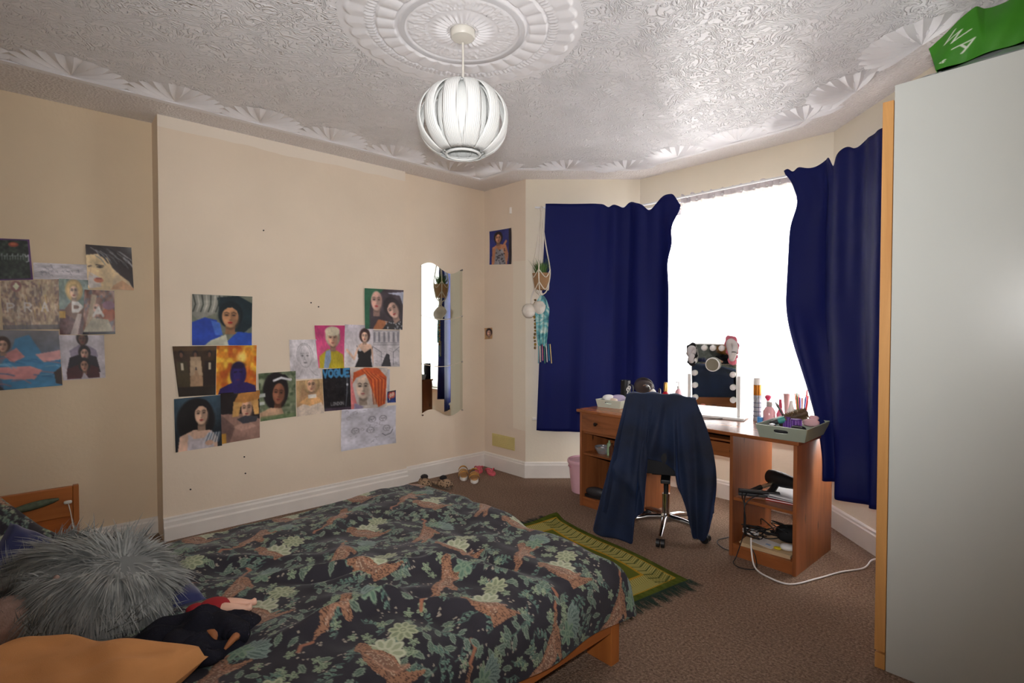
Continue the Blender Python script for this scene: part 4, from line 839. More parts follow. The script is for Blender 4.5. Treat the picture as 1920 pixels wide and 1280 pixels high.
c = C(56, 76, (198, 164, 120)); c.poly([(.05, .7), (.3, 0), (.75, 0), (1, .6), (1, 1), (0, 1)], (190, 150, 110)); face(c, .56, .16, .2, (226, 180, 146), (200, 166, 120), (176, 100, 90), asp=.95, hairr=1.5); c.poly([(0, .75), (.4, .62), (.9, .66), (1, .8), (1, 1), (0, 1)], (226, 208, 190)); c.poly([(.1, .62), (.4, .48), (.8, .5), (.95, .66), (.5, .74)], (226, 176, 120)); c.rect(.42, .42, .74, .52, (228, 220, 210))
picture('photo_print', [(1.498, .997), (1.706, 1.001), (1.713, .728), (1.503, .722)], c, 'long-haired blond woman in cream with a white choker', plane=BW, lift=.004, group=GB)
c = C(60, 84, (24, 24, 30)); c.noise((14, 10), 12); text(c, 'VOGUE', .03, .03, .145, .17, .05, .06, (66, 140, 190))
for k in range(40): c.ell(RNG.random(), .25 + .55 * RNG.random(), .02, .014, (70, 66, 66), 0, .6)
c.line([(.88, .2), (.86, .6), (.8, .9)], .035, (120, 124, 134), .8); c.ell(.88, .4, .04, .03, (210, 214, 220)); text(c, 'LONDON', .26, .8, .06, .07, .02, .016, (176, 176, 180)); c.rect(0, .93, 1, 1, (70, 56, 72))
picture('magazine_cover', [(1.703, 1.077), (1.935, 1.078), (1.942, .735), (1.717, .741)], c, 'black magazine cover with blue title letters', plane=BW, lift=.005, group=GB, m=M_gloss)
c = abstract(76, 82, (206, 176, 166), [([(0, 0), (1, 0), (1, 1), (0, 1)], (200, 190, 184)), ([(0, .1), (.12, .7), (.2, 1), (0, 1)], (206, 120, 120)), ([(.05, .4), (.1, .12), (.4, 0), (.75, .02), (.98, .25), (.95, .9), (.75, .98), (.6, .6), (.4, .15), (.16, .25)], (196, 84, 36))])
for k in range(9): c.line([(.3 + .06 * k, .05 + .02 * k), (.55 + .05 * k, .3), (.62 + .035 * k, .9)], .025, [(150, 52, 24), (228, 130, 64)][k % 2], .8)
face(c, .33, .48, .22, (220, 196, 176), None, (190, 120, 116), asp=1.25); c.poly([(.1, .85), (.35, .95), (.3, 1), (.08, 1)], (150, 140, 170))
picture('art_print', [(1.935, 1.078), (2.277, 1.062), (2.27, .719), (1.942, .735)], c, 'painted woman wrapped in an orange head cloth', plane=BW, lift=.006, group=GB)
c = C(20, 66, (200, 196, 200)); c.line([(.7, 0), (.7, 1)], .06, (150, 146, 150)); picture('paper_strip', [(2.256, 1.049), (2.303, 1.046), (2.301, .777), (2.255, .772)], c, 'narrow white paper strip beside the orange head cloth picture', 'paper', BW, .002, GB)
c = C(24, 28, (40, 60, 120)); c.ell(.35, .4, .26, .3, (170, 60, 50)); c.ell(.68, .35, .24, .28, (190, 90, 76)); c.ell(.4, .38, .14, .18, (222, 180, 160)); c.ell(.66, .32, .13, .17, (222, 180, 160)); c.rect(0, .8, 1, 1, (50, 70, 140)); c.rect(0, .0, 1, .1, (60, 40, 40))
picture('snapshot', [(2.276, .853), (2.359, .861), (2.359, .753), (2.275, .756)], c, 'small red and blue snapshot at the right edge of the chimney breast pictures', 'photo', BW, .004, GB)
c = C(108, 84, (206, 204, 214)); c.noise((4, 4), 4)
for k in range(30):
    x = .06 + .88 * RNG.random(); y = .06 + .88 * RNG.random(); r_ = .015 + .03 * RNG.random(); c.line([(x + r_ * math.cos(q), y + r_ * .8 * math.sin(q)) for q in np.linspace(RNG.random() * 6, RNG.random() * 6 + 3, 7)], .006, (130, 126, 136), .8)
for x, y in ((.55, .32), (.75, .32), (.25, .56), (.52, .58), (.82, .58)): pencil_face(c, x, y, .055, (120, 116, 126), .006)
c.line([(.74, .7), (.8, .76), (.9, .72), (.94, .62)], .014, (90, 88, 96))
picture('sketch_sheet', [(1.859, .739), (2.359, .729), (2.357, .396), (1.852, .4)], c, 'white sheet of small face doodles, lowest on the chimney breast', 'drawing', BW, .003, GB, curl=.008)
# ---- front wall
c = C(46, 72, (44, 54, 130)); c.noise((5, 5), 14); c.poly([(.1, 1), (.14, .5), (.4, .4), (.75, .45), (.85, .7), (.8, 1)], (196, 136, 104)); c.poly([(.22, 1), (.3, .5), (.45, .6), (.62, .5), (.75, 1)], (150, 150, 160)); face(c, .4, .24, .15, (206, 150, 120), (40, 28, 32), asp=.9); c.line([(.8, .8), (.6, .5), (.75, .35)], .08, (196, 136, 104)); c.rect(.86, 0, 1, 1, (40, 34, 44))
for k in range(24): c.ell(.3 + .4 * RNG.random(), .55 + .45 * RNG.random(), .03, .02, (50, 50, 60))
picture('photo_print', [(-4.041, 2.372), (-3.717, 2.363), (-3.717, 2.017), (-4.042, 2.042)], c, 'woman on blue background, picture alone high beside the bay', plane=('y', YF), group='pictures on the front wall')
c = C(18, 24, (190, 150, 110)); face(c, .55, .45, .3, (226, 180, 160), (50, 34, 44), asp=.9)
picture('snapshot', [(-4.122, 1.406), (-4.001, 1.411), (-4.001, 1.299), (-4.118, 1.292)], c, 'tiny portrait snapshot in the corner near the wavy mirror', 'photo', ('y', YF), .003, 'pictures on the front wall')

# ================================================================== WAVY WALL MIRROR (three tiles and corner clips)
M_mir = mat('mirror_silver', (225, 232, 225), .015, 1.0, var=.0)
mir = thing('wall_mirror', 'tall wavy-edged mirror of three tiles on the recess wall', 'mirror', (XR, 2.66, .60))
W = .468; ys = np.linspace(0, W, 33); wave = lambda y: .042 * np.sin(y / W * 2 * math.pi + .35)
zz = [0, .475, .922, 1.372]
for k in range(3):
    lo = zz[k] + .003 + (wave(ys) if k == 0 else -.035 * np.sin(ys / W * math.pi)); hi = zz[k + 1] - .003 + (wave(ys) if k == 2 else -.035 * np.sin(ys / W * math.pi))
    P = np.stack([np.stack([np.full(33, .008), ys, lo], -1), np.stack([np.full(33, .008), ys, hi], -1)]); P0 = P.copy(); P0[..., 0] = .002
    n = 33; vs = np.concatenate([P[0], P[1], P0[0], P0[1]]).tolist(); fs = [(i, i + 1, n + i + 1, n + i) for i in range(n - 1)] + [(2 * n + i, 3 * n + i, 3 * n + i + 1, 2 * n + i + 1) for i in range(n - 1)] + [(i, 2 * n + i, 2 * n + i + 1, i + 1) for i in range(n - 1)] + [(n + i, n + i + 1, 3 * n + i + 1, 3 * n + i) for i in range(n - 1)] + [(0, n, 3 * n, 2 * n), (n - 1, 3 * n - 1, 4 * n - 1, 2 * n - 1)]
    MB().add(vs, fs).build('mirror_tile', M_mir, mir)
for z in zz:
    for y in (.004, W - .004):
        MB().cyl((.0, y, z), (.014, y, z), .009, .008, 14).build('clip', M_chrome, mir, smooth=True)

# ================================================================== THINGS ON THE BED
t = NT('grey_long_fur'); v = t.coords(); n1 = t.n('ShaderNodeTexNoise', Scale=14.0, Detail=3.0); t.l(v, n1.inputs['Vector'])
t.l(t.ramp(n1.outputs['Fac'], [(.3, rgb(104, 106, 104)), (.7, rgb(160, 162, 158))]), t.b.inputs['Base Color']); t.b.inputs['Roughness'].default_value = .6; M_fur = t.m
def fur(parent, C0, rad, n, L, m, droop=.5, crown=(0, 0, 1), width=.0022, seed=3, name='fur', swirl=.6):
    """tapering mesh strands lying back over an ellipsoid, away from a crown"""
    rng = np.random.default_rng(seed); d = rng.normal(size=(n, 3)); d[:, 2] = np.where(d[:, 2] < -.35, -d[:, 2], d[:, 2]); d /= np.linalg.norm(d, axis=1)[:, None]
    rad = np.array(rad); base = d * rad; nrm = d / rad; nrm /= np.linalg.norm(nrm, axis=1)[:, None]
    cr = np.array(crown, float); cr /= np.linalg.norm(cr); tang = d - cr * (d @ cr)[:, None]; tang = tang - nrm * (tang * nrm).sum(1)[:, None]
    tang /= np.linalg.norm(tang, axis=1)[:, None] + 1e-6; tang += rng.normal(0, .22, (n, 3)) + swirl * .15 * np.cross(nrm, tang)
    # clumping: nearby strands share a direction offset
    cl = np.sin(d @ rng.normal(0, 9, (3, 3)) + rng.random(3) * 6); tang += .35 * cl
    ln = L * rng.uniform(.7, 1.25, n)[:, None]; sd = np.cross(nrm, tang); sd /= np.linalg.norm(sd, axis=1)[:, None]
    segs = []
    for k, (f, up, w) in enumerate(((0, 0, 1), (.35, .25, 1), (.7, .30, .7), (1, .22, .1))):
        p = base + tang * ln * f + nrm * ln * up * .6 * (1 - droop * f) - np.array([0, 0, 1]) * ln * .25 * f * f
        segs += [p + sd * width * w, p - sd * width * w]
    V = np.stack(segs, 1).reshape(-1, 3) + np.array(C0); mb = MB(); mb.open = True; mb.v = V.tolist(); b = np.arange(n)[:, None] * 8
    q = np.concatenate([b + np.array([[2 * k, 2 * k + 1, 2 * k + 3, 2 * k + 2]]) for k in range(3)]); mb.f = [tuple(x) for x in q.tolist()]
    o = mb.build(name, m, parent, smooth=True, sharp=0); o['kind'] = 'stuff'; return o
fc = thing('fluffy_cushion', 'long-haired grey fluffy cushion lying on the bed', 'cushion', (-2.24, .13, .44))
fc.rotation_euler = (R(10), R(14), R(48))
MB().ball((0, 0, .095), (.215, .20, .115), 40, 20, p=.85).build('cushion_body', mat('grey_backing', (118, 120, 118), .9), fc, smooth=True)
fur(fc, (0, 0, .095), (.21, .195, .115), 17000, .085, M_fur, crown=(.35, .15, .9))
# patterned pillow and navy cushions behind it
cp = cotton(70, 70, (0, 0, .62, .45), 11, (.36, .42), .12)
pillow('pillow', M_cot, .50, .38, .15, RT((-2.86, -.20, .51), 40, 0, 96) @ Matrix.Rotation(R(32), 4, 'Z'), 'leopard-print pillow propped up at the head of the bed', 'pillow', cp)
M_navyv = mat('navy_velvet', (20, 30, 84), .75, sheen=.4)
pillow('cushion', M_navyv, .26, .26, .09, RT((-2.66, -.02, .50), 50, 40, 96), 'navy cushion corner standing between pillow and fluffy cushion', 'cushion', n=40, group='navy cushions')
pillow('cushion', M_navyv, .40, .40, .09, RT((-2.27, .24, .455), 0, 4, 92), 'navy cushion corner poking out to the right of the fluffy cushion', 'cushion', n=40, group='navy cushions')
# orange-tan cushion at the near edge
M_must = mat('tan_orange_cloth', (206, 142, 84), .85, var=.08, bump=.25, bscale=600)
pillow('cushion', M_must, .58, .50, .13, RT((-1.665, -.03, .49), 0, 0, 42), 'large tan-orange cushion nearest the camera on the bed', 'cushion', n=60, wr=.03)
# grey-brown soft toy at the left edge
M_toy = mat('beige_plush', (164, 136, 124), .95, var=.2, scale=30, bump=.6, bscale=220)
toy = thing('plush_toy', 'beige plush toy half hidden at the left beside the fluffy cushion', 'soft toy', (-2.13, -.06, .455))
MB().ball((0, 0, .07), (.10, .085, .075), 24, 14).build('body', M_toy, toy, smooth=True); MB().ball((-.04, .09, .10), (.06, .055, .058), 20, 12).build('head', M_toy, toy, smooth=True)
for sx in (-1, 1): MB().ball((-.04 + .04 * sx, .11, .155), (.02, .012, .024), 12, 8).build('ear', M_toy, toy, smooth=True)
MB().ball((-.01, .13, .09), (.018, .018, .014), 12, 8).build('muzzle', mat('dark_plush', (84, 70, 66), .9), toy, smooth=True)
# black long-sleeved garment, crumpled
M_blc = mat('black_jersey', (24, 24, 34), .9, var=.2, bump=.4, bscale=300, spec=.2)
gm = thing('black_sweater', 'crumpled black long-sleeved top lying beside the fluffy cushion', 'clothing', (-1.85, .355, .435), R(47))
def blob(w, h, hz, seed, n=54, pw=2.6, wob=.12):
    rng = np.random.default_rng(seed); a = np.linspace(0, 2 * math.pi, n + 1); r = np.linspace(0, 1, 18); A, Rr = np.meshgrid(a, r)
    ph = rng.random(5) * 6; e = 1 + wob * (np.sin(2 * A + ph[0]) * .5 + np.sin(3 * A + ph[1]) * .4 + np.sin(5 * A + ph[2]) * .35 + np.sin(9 * A + ph[3]) * .15)
    X = Rr * e * w * np.cos(A); Y = Rr * e * h * np.sin(A); wr_ = np.sin(X * 40 + ph[4] + 20 * Y) * .013 + np.sin(Y * 55 + 3 * ph[0] - X * 25) * .012 + np.sin(X * 85 - Y * 40) * .006
    Zz = hz * (1 - Rr ** pw) + wr_ * (1 - Rr ** 4) * (Rr > .05); return np.stack([X, Y, Zz], -1)
mb = MB(); mb.open = True; mb.grid(blob(.20, .155, .05, 5, wob=.16)); mb.build('body', M_blc, gm, smooth=True, sharp=0)
def sleeve(pts, r, name='sleeve'):
    P = spline(pts, 24); rr = [np.interp(i / 23, np.linspace(0, 1, len(r)), r) * (1 + .04 * math.sin(i * 1.1)) for i in range(24)]
    o = MB().tube(P, rr, 14); o.v = [(x, y, z * .72 + .004 * math.sin(70 * x + 50 * y)) for x, y, z in o.v]; return o.build(name, M_blc, gm, smooth=True, sharp=0)
sleeve([(-.02, -.05, .03), (.05, -.085, .03), (.10, -.12, .028), (.125, -.13, .03), (.145, -.10, .028)], [.05, .042, .036, .030, .018])
sleeve([(.04, .03, .03), (.11, .02, .03), (.15, -.01, .03), (.155, -.03, .028)], [.055, .046, .036, .028])
for p, q in (((.155, -.03, .025), (.15, -.085, .02)), ((.06, -.03, .03), (.105, -.055, .022))):
    MB().tube(spline([p, ((p[0] + q[0]) / 2 + .01, (p[1] + q[1]) / 2, p[2] + .012), q], 8), [.009, .012, .012, .011, .010, .009, .007, .004], 10).build('tan_cuff', mat('tan_trim', (150, 92, 52), .7), gm, smooth=True)
# doll legs with red shorts
dl = thing('doll', 'small doll with bare pale legs and red shorts under the black top', 'doll', (-1.955, .455, .435), R(50))
M_skin = mat('pale_vinyl', (226, 178, 154), .45, var=.04)
MB().ball((-.01, 0, .028), (.05, .036, .024), 20, 12).build('shorts', mat('red_cloth', (150, 22, 30), .8), dl, smooth=True)
for s in (-1, 1): MB().tube(spline([(.02, .016 * s, .028), (.06, .017 * s + .002, .026), (.095, .018 * s + .006, .022), (.112, .018 * s + .014, .024)], 14), [.015, .016, .0155, .015, .014, .013, .012, .011, .010, .010, .011, .012, .012, .008], 12).build('leg', M_skin, dl, smooth=True)
MB().ball((-.065, -.01, .02), (.035, .026, .02), 18, 12).build('torso', mat('red_cloth', (150, 22, 30), .8), dl, smooth=True)

# ================================================================== LEFT EDGE: WOODEN HEADBOARD PANEL, LEAF, CHARGER, PLANT
hb = thing('headboard', 'honey wood headboard panel standing against the left recess wall', 'headboard', (-4.15, .2, 0))
MB().box(-.02, -.98, .26, .012, -.02, .44).build('top_rail', M_bedw, hb, bevel=.004); MB().box(-.02, -.02, 0, .016, .008, .445).build('post', M_bedz, hb, bevel=.003)
MB().box(-.018, -.98, .02, -.004, -.02, .26).build('panel', wood('dark_honey_panel', (176, 96, 36), (150, 76, 26), 'Y', .6, .45, False), hb); MB().box(-.02, -1.0, 0, .016, -.98, .445).build('post', M_bedz, hb, bevel=.003)
lf = MB(); a = np.linspace(0, 1, 24); b_ = np.linspace(-1, 1, 7); A, B = np.meshgrid(a, b_)
lf.grid(np.stack([.008 + .012 * (1 - B ** 2) + 0 * A, -.115 + .23 * A, .003 + .032 * A + B * .022 * np.sin(math.pi * np.clip(A, .02, .98)) ** .6], -1))
o = lf.build('leaf_cushion', mat('sage_velvet', (92, 104, 84), .8, var=.25, scale=40, bump=.3), smooth=True, sharp=0, solid=.006, loc=(-4.138, .0, .343)); tag(o, 'long sage green leaf ornament fixed on the wooden headboard', 'ornament')
pg = thing('charger_cable', 'white plug on a thin cable hanging down the headboard', 'cable', (-4.137, .155, .345))
MB().ball((.012, 0, .006), (.012, .020, .010), 16, 10, p=.6).build('plug', M_plast, pg, smooth=True)
MB().tube(spline([(.012, .002, -.002), (.014, .012, -.06), (.014, .02, -.13), (.016, .03, -.22), (.03, .04, -.335)], 20), .0028, 6).build('cord', M_plast, pg, smooth=True)
M_grass = mat('plant_green', (74, 108, 48), .55, var=.3, scale=30)
def blades(mb, c, n, L, spread, w, rng, bend=.5):
    for _ in range(n):
        a = rng.uniform(0, 6.283); l = L * rng.uniform(.6, 1.1); o = rng.uniform(0, spread); tl = rng.uniform(.1, .6); rows = []
        for k in range(5):
            f = k / 4; d = o + l * tl * f ** (1 + bend); p = Vector((c[0] + d * math.cos(a), c[1] + d * math.sin(a), c[2] + l * f * (1 - .35 * tl * f))); s = Vector((-math.sin(a), math.cos(a), 0)) * w * (1 - f * .9)
            rows.append([tuple(p - s), tuple(p + s)])
        mb.grid(np.array(rows))
pp = thing('potted_plant', 'spiky green plant just entering the left edge above the headboard', 'plant', (-4.02, -.25, 0))
MB().lathe([(0, 0), (.07, 0), (.09, .16), (.085, .16), (.075, .14), (0, .14)], n=20).build('pot', mat('terracotta', (160, 96, 70), .7), pp, smooth=True)
MB().cyl((0, 0, .13), (0, 0, .71), .012, .009, 8).build('stem', mat('stem_brown', (92, 74, 50), .7), pp)
mb = MB(); mb.open = True; rng = np.random.default_rng(2)
for zc in (.45, .60, .70): blades(mb, (0, 0, zc), 26, .24, .01, .010, rng, .3)
mb.build('foliage', M_grass, pp, smooth=True, sharp=0)

# ================================================================== ON TOP OF THE WARDROBE
cvb = Cv(130, 90, (58, 134, 26), (0, 0, 1, 1)); cvb.noise((4, 4), 6)
WH = (214, 222, 206)
def rot_text(cv, ch, x, y, w, h, ang, lw):
    for st in GLY[ch]: cv.line([(x + (a - .5) * w * math.cos(ang) - (b - .5) * h * math.sin(ang), y + (a - .5) * w * math.sin(ang) * 1.4 + (b - .5) * h * math.cos(ang) * 1.4) for a, b in st], lw, WH)
rot_text(cvb, 'W', .20, .34, .20, .135, 1.02, .024); rot_text(cvb, 'A', .26, .66, .14, .15, 1.15, .024); rot_text(cvb, '&', .075, .80, .05, .05, .9, .013)
M_bagp = printed('green_bag_print', .5, .4)
bagT = [(-.425, 2.482), (-.40, 2.505), (-.345, 2.545), (-.288, 2.585), (-.25, 2.578), (-.205, 2.575), (-.16, 2.60), (-.05, 2.62)]; bagB = 0
nu, nv = 130, 90; xs = np.linspace(0, 1, nu); tx = np.interp(xs, [(p[0] + .425) / .375 for p in bagT], [p[0] for p in bagT]); tz = np.interp(tx, [p[0] for p in bagT], [p[1] for p in bagT])
tz = np.convolve(np.pad(tz, 2, 'edge'), np.ones(5) / 5, 'valid')
bx_ = -.398 + .36 * xs; V = np.linspace(0, 1, nv)[:, None]
front = np.stack([tx * (1 - V) + bx_ * V, 2.575 + .02 * (1 - V) - .022 * np.sin(math.pi * V) * np.sin(math.pi * xs) + .008 * np.sin(xs * 17 + 4 * V) + .06 * sm(.36, .42, xs) * (1 - V) * .5 + 0 * V, tz * (1 - V) + (2.381 + .028 * xs) * V], -1)
back = front.copy(); back[..., 1] = 2.86 - .02 * np.sin(math.pi * V) + 0 * back[..., 1]; back[..., 2] = np.minimum(back[..., 2], 2.62)
bg_ = thing('shopping_bag', 'green shopping bag with white capital letters on top of the wardrobe', 'bag', (0, 0, 0))
mb = MB(); mb.open = True; mb.grid(front); mb.build('front', M_bagp, bg_, smooth=True, sharp=0, col=cvb.a / 255, solid=.002)
M_bagg = mat('green_bag_plastic', (58, 134, 26), .5, var=.08)
mb = MB(); mb.open = True; mb.grid(back[::6, ::6]); mb.build('back', M_bagg, bg_, smooth=True, sharp=0, solid=.002)
mb = MB(); mb.open = True; mb.grid(np.stack([front[::4, 0], back[::4, 0]])); mb.grid(np.stack([front[::4, -1], back[::4, -1]])); mb.build('side_gusset', M_bagg, bg_, smooth=True, sharp=0, solid=.002)
mb = MB(); mb.open = True; mb.grid(np.stack([front[0, ::4] - np.array([0, 0, .004]), back[0, ::4]])); mb.build('top_fold', M_bagg, bg_, smooth=True, sharp=0, solid=.002)
M_clear = NT('clear_plastic'); q = M_clear; tr = q.n('ShaderNodeBsdfTransparent'); gl = q.n('ShaderNodeBsdfGlossy', Roughness=.12); df = q.n('ShaderNodeBsdfDiffuse'); df.inputs[0].default_value = rgb(190, 196, 204); ms = q.n('ShaderNodeMixShader'); ms2 = q.n('ShaderNodeMixShader'); ms.inputs[0].default_value = .45; ms2.inputs[0].default_value = .35
q.l(gl.outputs[0], ms.inputs[1]); q.l(df.outputs[0], ms.inputs[2]); q.l(tr.outputs[0], ms2.inputs[2]); q.l(ms.outputs[0], ms2.inputs[1]); q.l(ms2.outputs[0], q.out.inputs[0]); M_clear = q.m
pb = thing('plastic_cover', 'flat clear plastic storage bag under the green bag', 'bag', (0, 0, 2.361))
n = 60; a = np.linspace(-.47, .02, n); A, B = np.meshgrid(a, np.linspace(2.556, 2.95, 24)); e = np.clip(np.minimum(np.minimum((A + .47) / .05, (B - 2.556) / .02), 1), 0, 1)
Zp = .001 + .046 * e ** .6 * (.85 + .15 * np.sin(A * 31) * np.sin(B * 14)) * (.30 + .70 * sm(-.47, -.05, A))
mb = MB(); mb.open = True; mb.grid(np.stack([A, B, Zp], -1)); mb.build('film', M_clear, pb, smooth=True, sharp=0)

# ================================================================== RUG, BIN, SHOES
cv = Cv(300, 170, (74, 84, 28), (0, 0, 1.2, .68)); cv.noise((60, 34), 12)
GN, GO, CR = (40, 56, 24), (170, 132, 40), (176, 168, 104)
cv.rect(.05, .04, 1.15, .64, GO); cv.rect(.06, .05, 1.14, .63, (150, 140, 66)); cv.rect(.06, .05, 1.14, .63, (186, 178, 120), .6)
for k in range(70):
    for y0, sg in ((.05, 1), (.51, -1)):
        x = .06 + k * .0155; cv.line([(x, y0), (x + .03, y0 + .06), (x, y0 + .12)], .004, (88, 84, 30), .8)
for k in range(40):
    for x0 in (.06, 1.02): y = .05 + k * .0145; cv.line([(x0, y), (x0 + .06, y + .02), (x0 + .12, y)], .004, (88, 84, 30), .8)
for k in range(22): cv.line([(.06 + k * .05, .05), (.09 + k * .05, .12), (.06 + k * .05, .17)], .007, GN, .8); cv.line([(.06 + k * .05, .63), (.09 + k * .05, .56), (.06 + k * .05, .51)], .007, GN, .8)
cv.rect(.18, .165, 1.02, .515, GO); cv.rect(.195, .18, 1.005, .50, (92, 98, 36)); 
for k in range(26): cv.ell(.25 + .7 * RNG.random(), .2 + .28 * RNG.random(), .03, .018, [(60, 74, 26), (120, 116, 48), (44, 60, 24)][k % 3], RNG.random() * 3, .8)
rug = thing('rug', 'small green and gold patterned rug with dark fringe beside the bed', 'rug', (-2.10, 2.40, 0), R(-8.5))
X, Y = np.meshgrid(np.linspace(-.58, .60, 300), np.linspace(.36, -.32, 170)); Zr = .008 + .004 * np.sin(X * 9) * np.sin(Y * 7 + 1) + .03 * np.exp(-((X + .58) / .06) ** 2) * sm(.1, .36, Y)
X2 = X - .10 * sm(.0, -.5, -Y) * 0; M_rug = printed('woven_wool', .95, .1)
mb = MB(); mb.open = True; mb.grid(np.stack([X2 + 0, Y + .012 * np.sin(X * 8), Zr], -1)); mb.build('pile', M_rug, rug, smooth=True, sharp=0, col=cv.a / 255, solid=.006)
mb = MB(); mb.open = True; rng = np.random.default_rng(4)
for k in range(240):
    y = -.32 + .68 * k / 239; g = math.floor(k / 9); dy = .02 * math.sin(g * 2.3) + rng.normal(0, .008); L = .075 + .02 * math.sin(g * 1.7) + rng.normal(0, .008)
    for sgn, x0 in ((1, .598), (-1, -.578)): mb.grid(np.array([[(x0, y - .002, .011), (x0, y + .002, .011)], [(x0 + sgn * L * .5, y + dy * .5 - .002, .007), (x0 + sgn * L * .5, y + dy * .5 + .002, .007)], [(x0 + sgn * L, y + dy - .001, .003), (x0 + sgn * L, y + dy + .001, .003)]]))
o = mb.build('fringe', mat('dark_green_wool', (22, 46, 34), .9), rug, smooth=False); o['kind'] = 'stuff'
bn = thing('waste_bin', 'pale pink plastic waste bin beside the pine desk', 'bin', (-2.885, 3.50, 0))
M_pink = mat('pale_pink_plastic', (226, 178, 190), .4, var=.03)
MB().lathe([(0, 0), (.105, 0), (.112, .006), (.138, .262), (.134, .262), (.108, .012), (0, .010)], n=40).build('body', M_pink, bn, smooth=True)
MB().lathe([(.134, .250), (.146, .250), (.149, .262), (.145, .278), (.136, .282), (.132, .270)], n=40).build('rim', M_pink, bn, smooth=True)
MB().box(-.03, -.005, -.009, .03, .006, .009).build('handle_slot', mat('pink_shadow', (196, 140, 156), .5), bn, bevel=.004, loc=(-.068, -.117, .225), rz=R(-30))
def sole(L, W, h, z0=0.0, n=28):
    """outline of a shoe sole as a prism, toe toward +x"""
    P = []
    for k in range(n):
        a = 2 * math.pi * k / n; x = math.cos(a); w = W * (.78 + .22 * x) * (1 - .12 * math.exp(-((x + .1) / .35) ** 2)); P.append((x * L / 2, math.sin(a) * w / 2))
    return MB().prism(P, z0, z0 + h)
def shoe(kind, x, y, rz, label, group):
    s = thing({'leopard': 'slipper', 'gold': 'sandal', 'pink': 'flip_flop'}[kind], label, {'leopard': 'slipper', 'gold': 'sandal', 'pink': 'flip-flop'}[kind], (x, y, 0), R(rz), group)
    if kind == 'leopard':
        m = MATS.get('leopard_fur')
        if m is None:
            t = NT('leopard_fur'); v = t.coords(); vo = t.n('ShaderNodeTexVoronoi', Scale=55.0); t.l(v, vo.inputs['Vector']); t.l(t.ramp(vo.outputs['Distance'], [(.28, rgb(40, 32, 28)), (.42, rgb(168, 140, 112))]), t.b.inputs['Base Color']); t.b.inputs['Roughness'].default_value = .95; t.bump(vo.outputs['Distance'], .5, .01); MATS['leopard_fur'] = m = t.m
        sole(.24, .10, .018).build('sole', mat('slipper_sole', (120, 104, 90), .8), s); sole(.225, .088, .008, .018).build('insole', m, s)
        G = [[(.01 + .105 * math.sin(f * math.pi / 2) , .052 * math.cos(a) * (1 - .25 * f ** 3), .020 + .058 * math.sin(a) * (1 - .55 * f ** 2)) for a in np.linspace(0, math.pi, 15)] for f in np.linspace(0, 1, 8)]
        G.append([(.118, 0.0 + .02 * math.cos(a), .02 + .012 * math.sin(a)) for a in np.linspace(0, math.pi, 15)])
        MB().grid(np.array(G)).build('upper', m, s, smooth=True, sharp=0, solid=.008)
        MB().ball((.03, 0, .085), (.03, .034, .022), 14, 9).build('pompom', mat('dark_pompom', (42, 38, 40), .95, bump=.8, bscale=150), s, smooth=True)
    elif kind == 'gold':
        sole(.25, .095, .028).build('sole', mat('white_foam', (232, 228, 222), .5), s, bevel=.004); sole(.235, .085, .006, .028).build('footbed', mat('cork_footbed', (196, 150, 96), .7), s)
        for x0, w in ((.05, .05), (-.01, .028)):
            MB().grid(np.array([[(x0 + q * w, .046 * math.cos(a), .03 + .045 * math.sin(a)) for a in np.linspace(0, math.pi, 14)] for q in (-.5, 0, .5)])).build('strap', mat('gold_leather', (196, 146, 72), .28, .7), s, smooth=True, sharp=0, solid=.004)
        MB().grid(np.array([[(-.085 + .03 * math.sin(a), .044 * math.cos(a), .032 + .055 * math.sin(a) + q) for a in np.linspace(0, math.pi, 14)] for q in (0, .012)])).build('heel_strap', mat('gold_leather', (196, 146, 72), .28, .7), s, smooth=True, sharp=0, solid=.003)
    else:
        M_pk = mat('coral_pink_rubber', (214, 92, 108), .5, var=.05)
        sole(.25, .10, .018).build('sole', M_pk, s, bevel=.003)
        for sg in (-1, 1): MB().tube(spline([(.065, 0, .018), (.045, .012 * sg, .045), (-.005, .036 * sg, .04), (-.045, .042 * sg, .018)], 14), [.006] * 14, 8).build('strap', M_pk, s, smooth=True)
shoe('leopard', -3.97, 2.575, -20, 'leopard-print slipper nearer the chimney breast', 'leopard slippers'); shoe('leopard', -3.83, 2.665, 8, 'leopard-print slipper with dark pompom showing toward the room', 'leopard slippers')
shoe('gold', -3.93, 2.99, -35, 'gold-strapped white-soled sandal nearer the recess wall', 'gold sandals'); shoe('gold', -3.79, 3.01, -38, 'gold-strapped white-soled sandal further from the wall', 'gold sandals')
shoe('pink', -4.02, 3.25, -40, 'coral pink flip-flop close to the room corner', 'pink flip-flops'); shoe('pink', -3.88, 3.28, -28, 'coral pink flip-flop nearest the front wall vent plate', 'pink flip-flops')

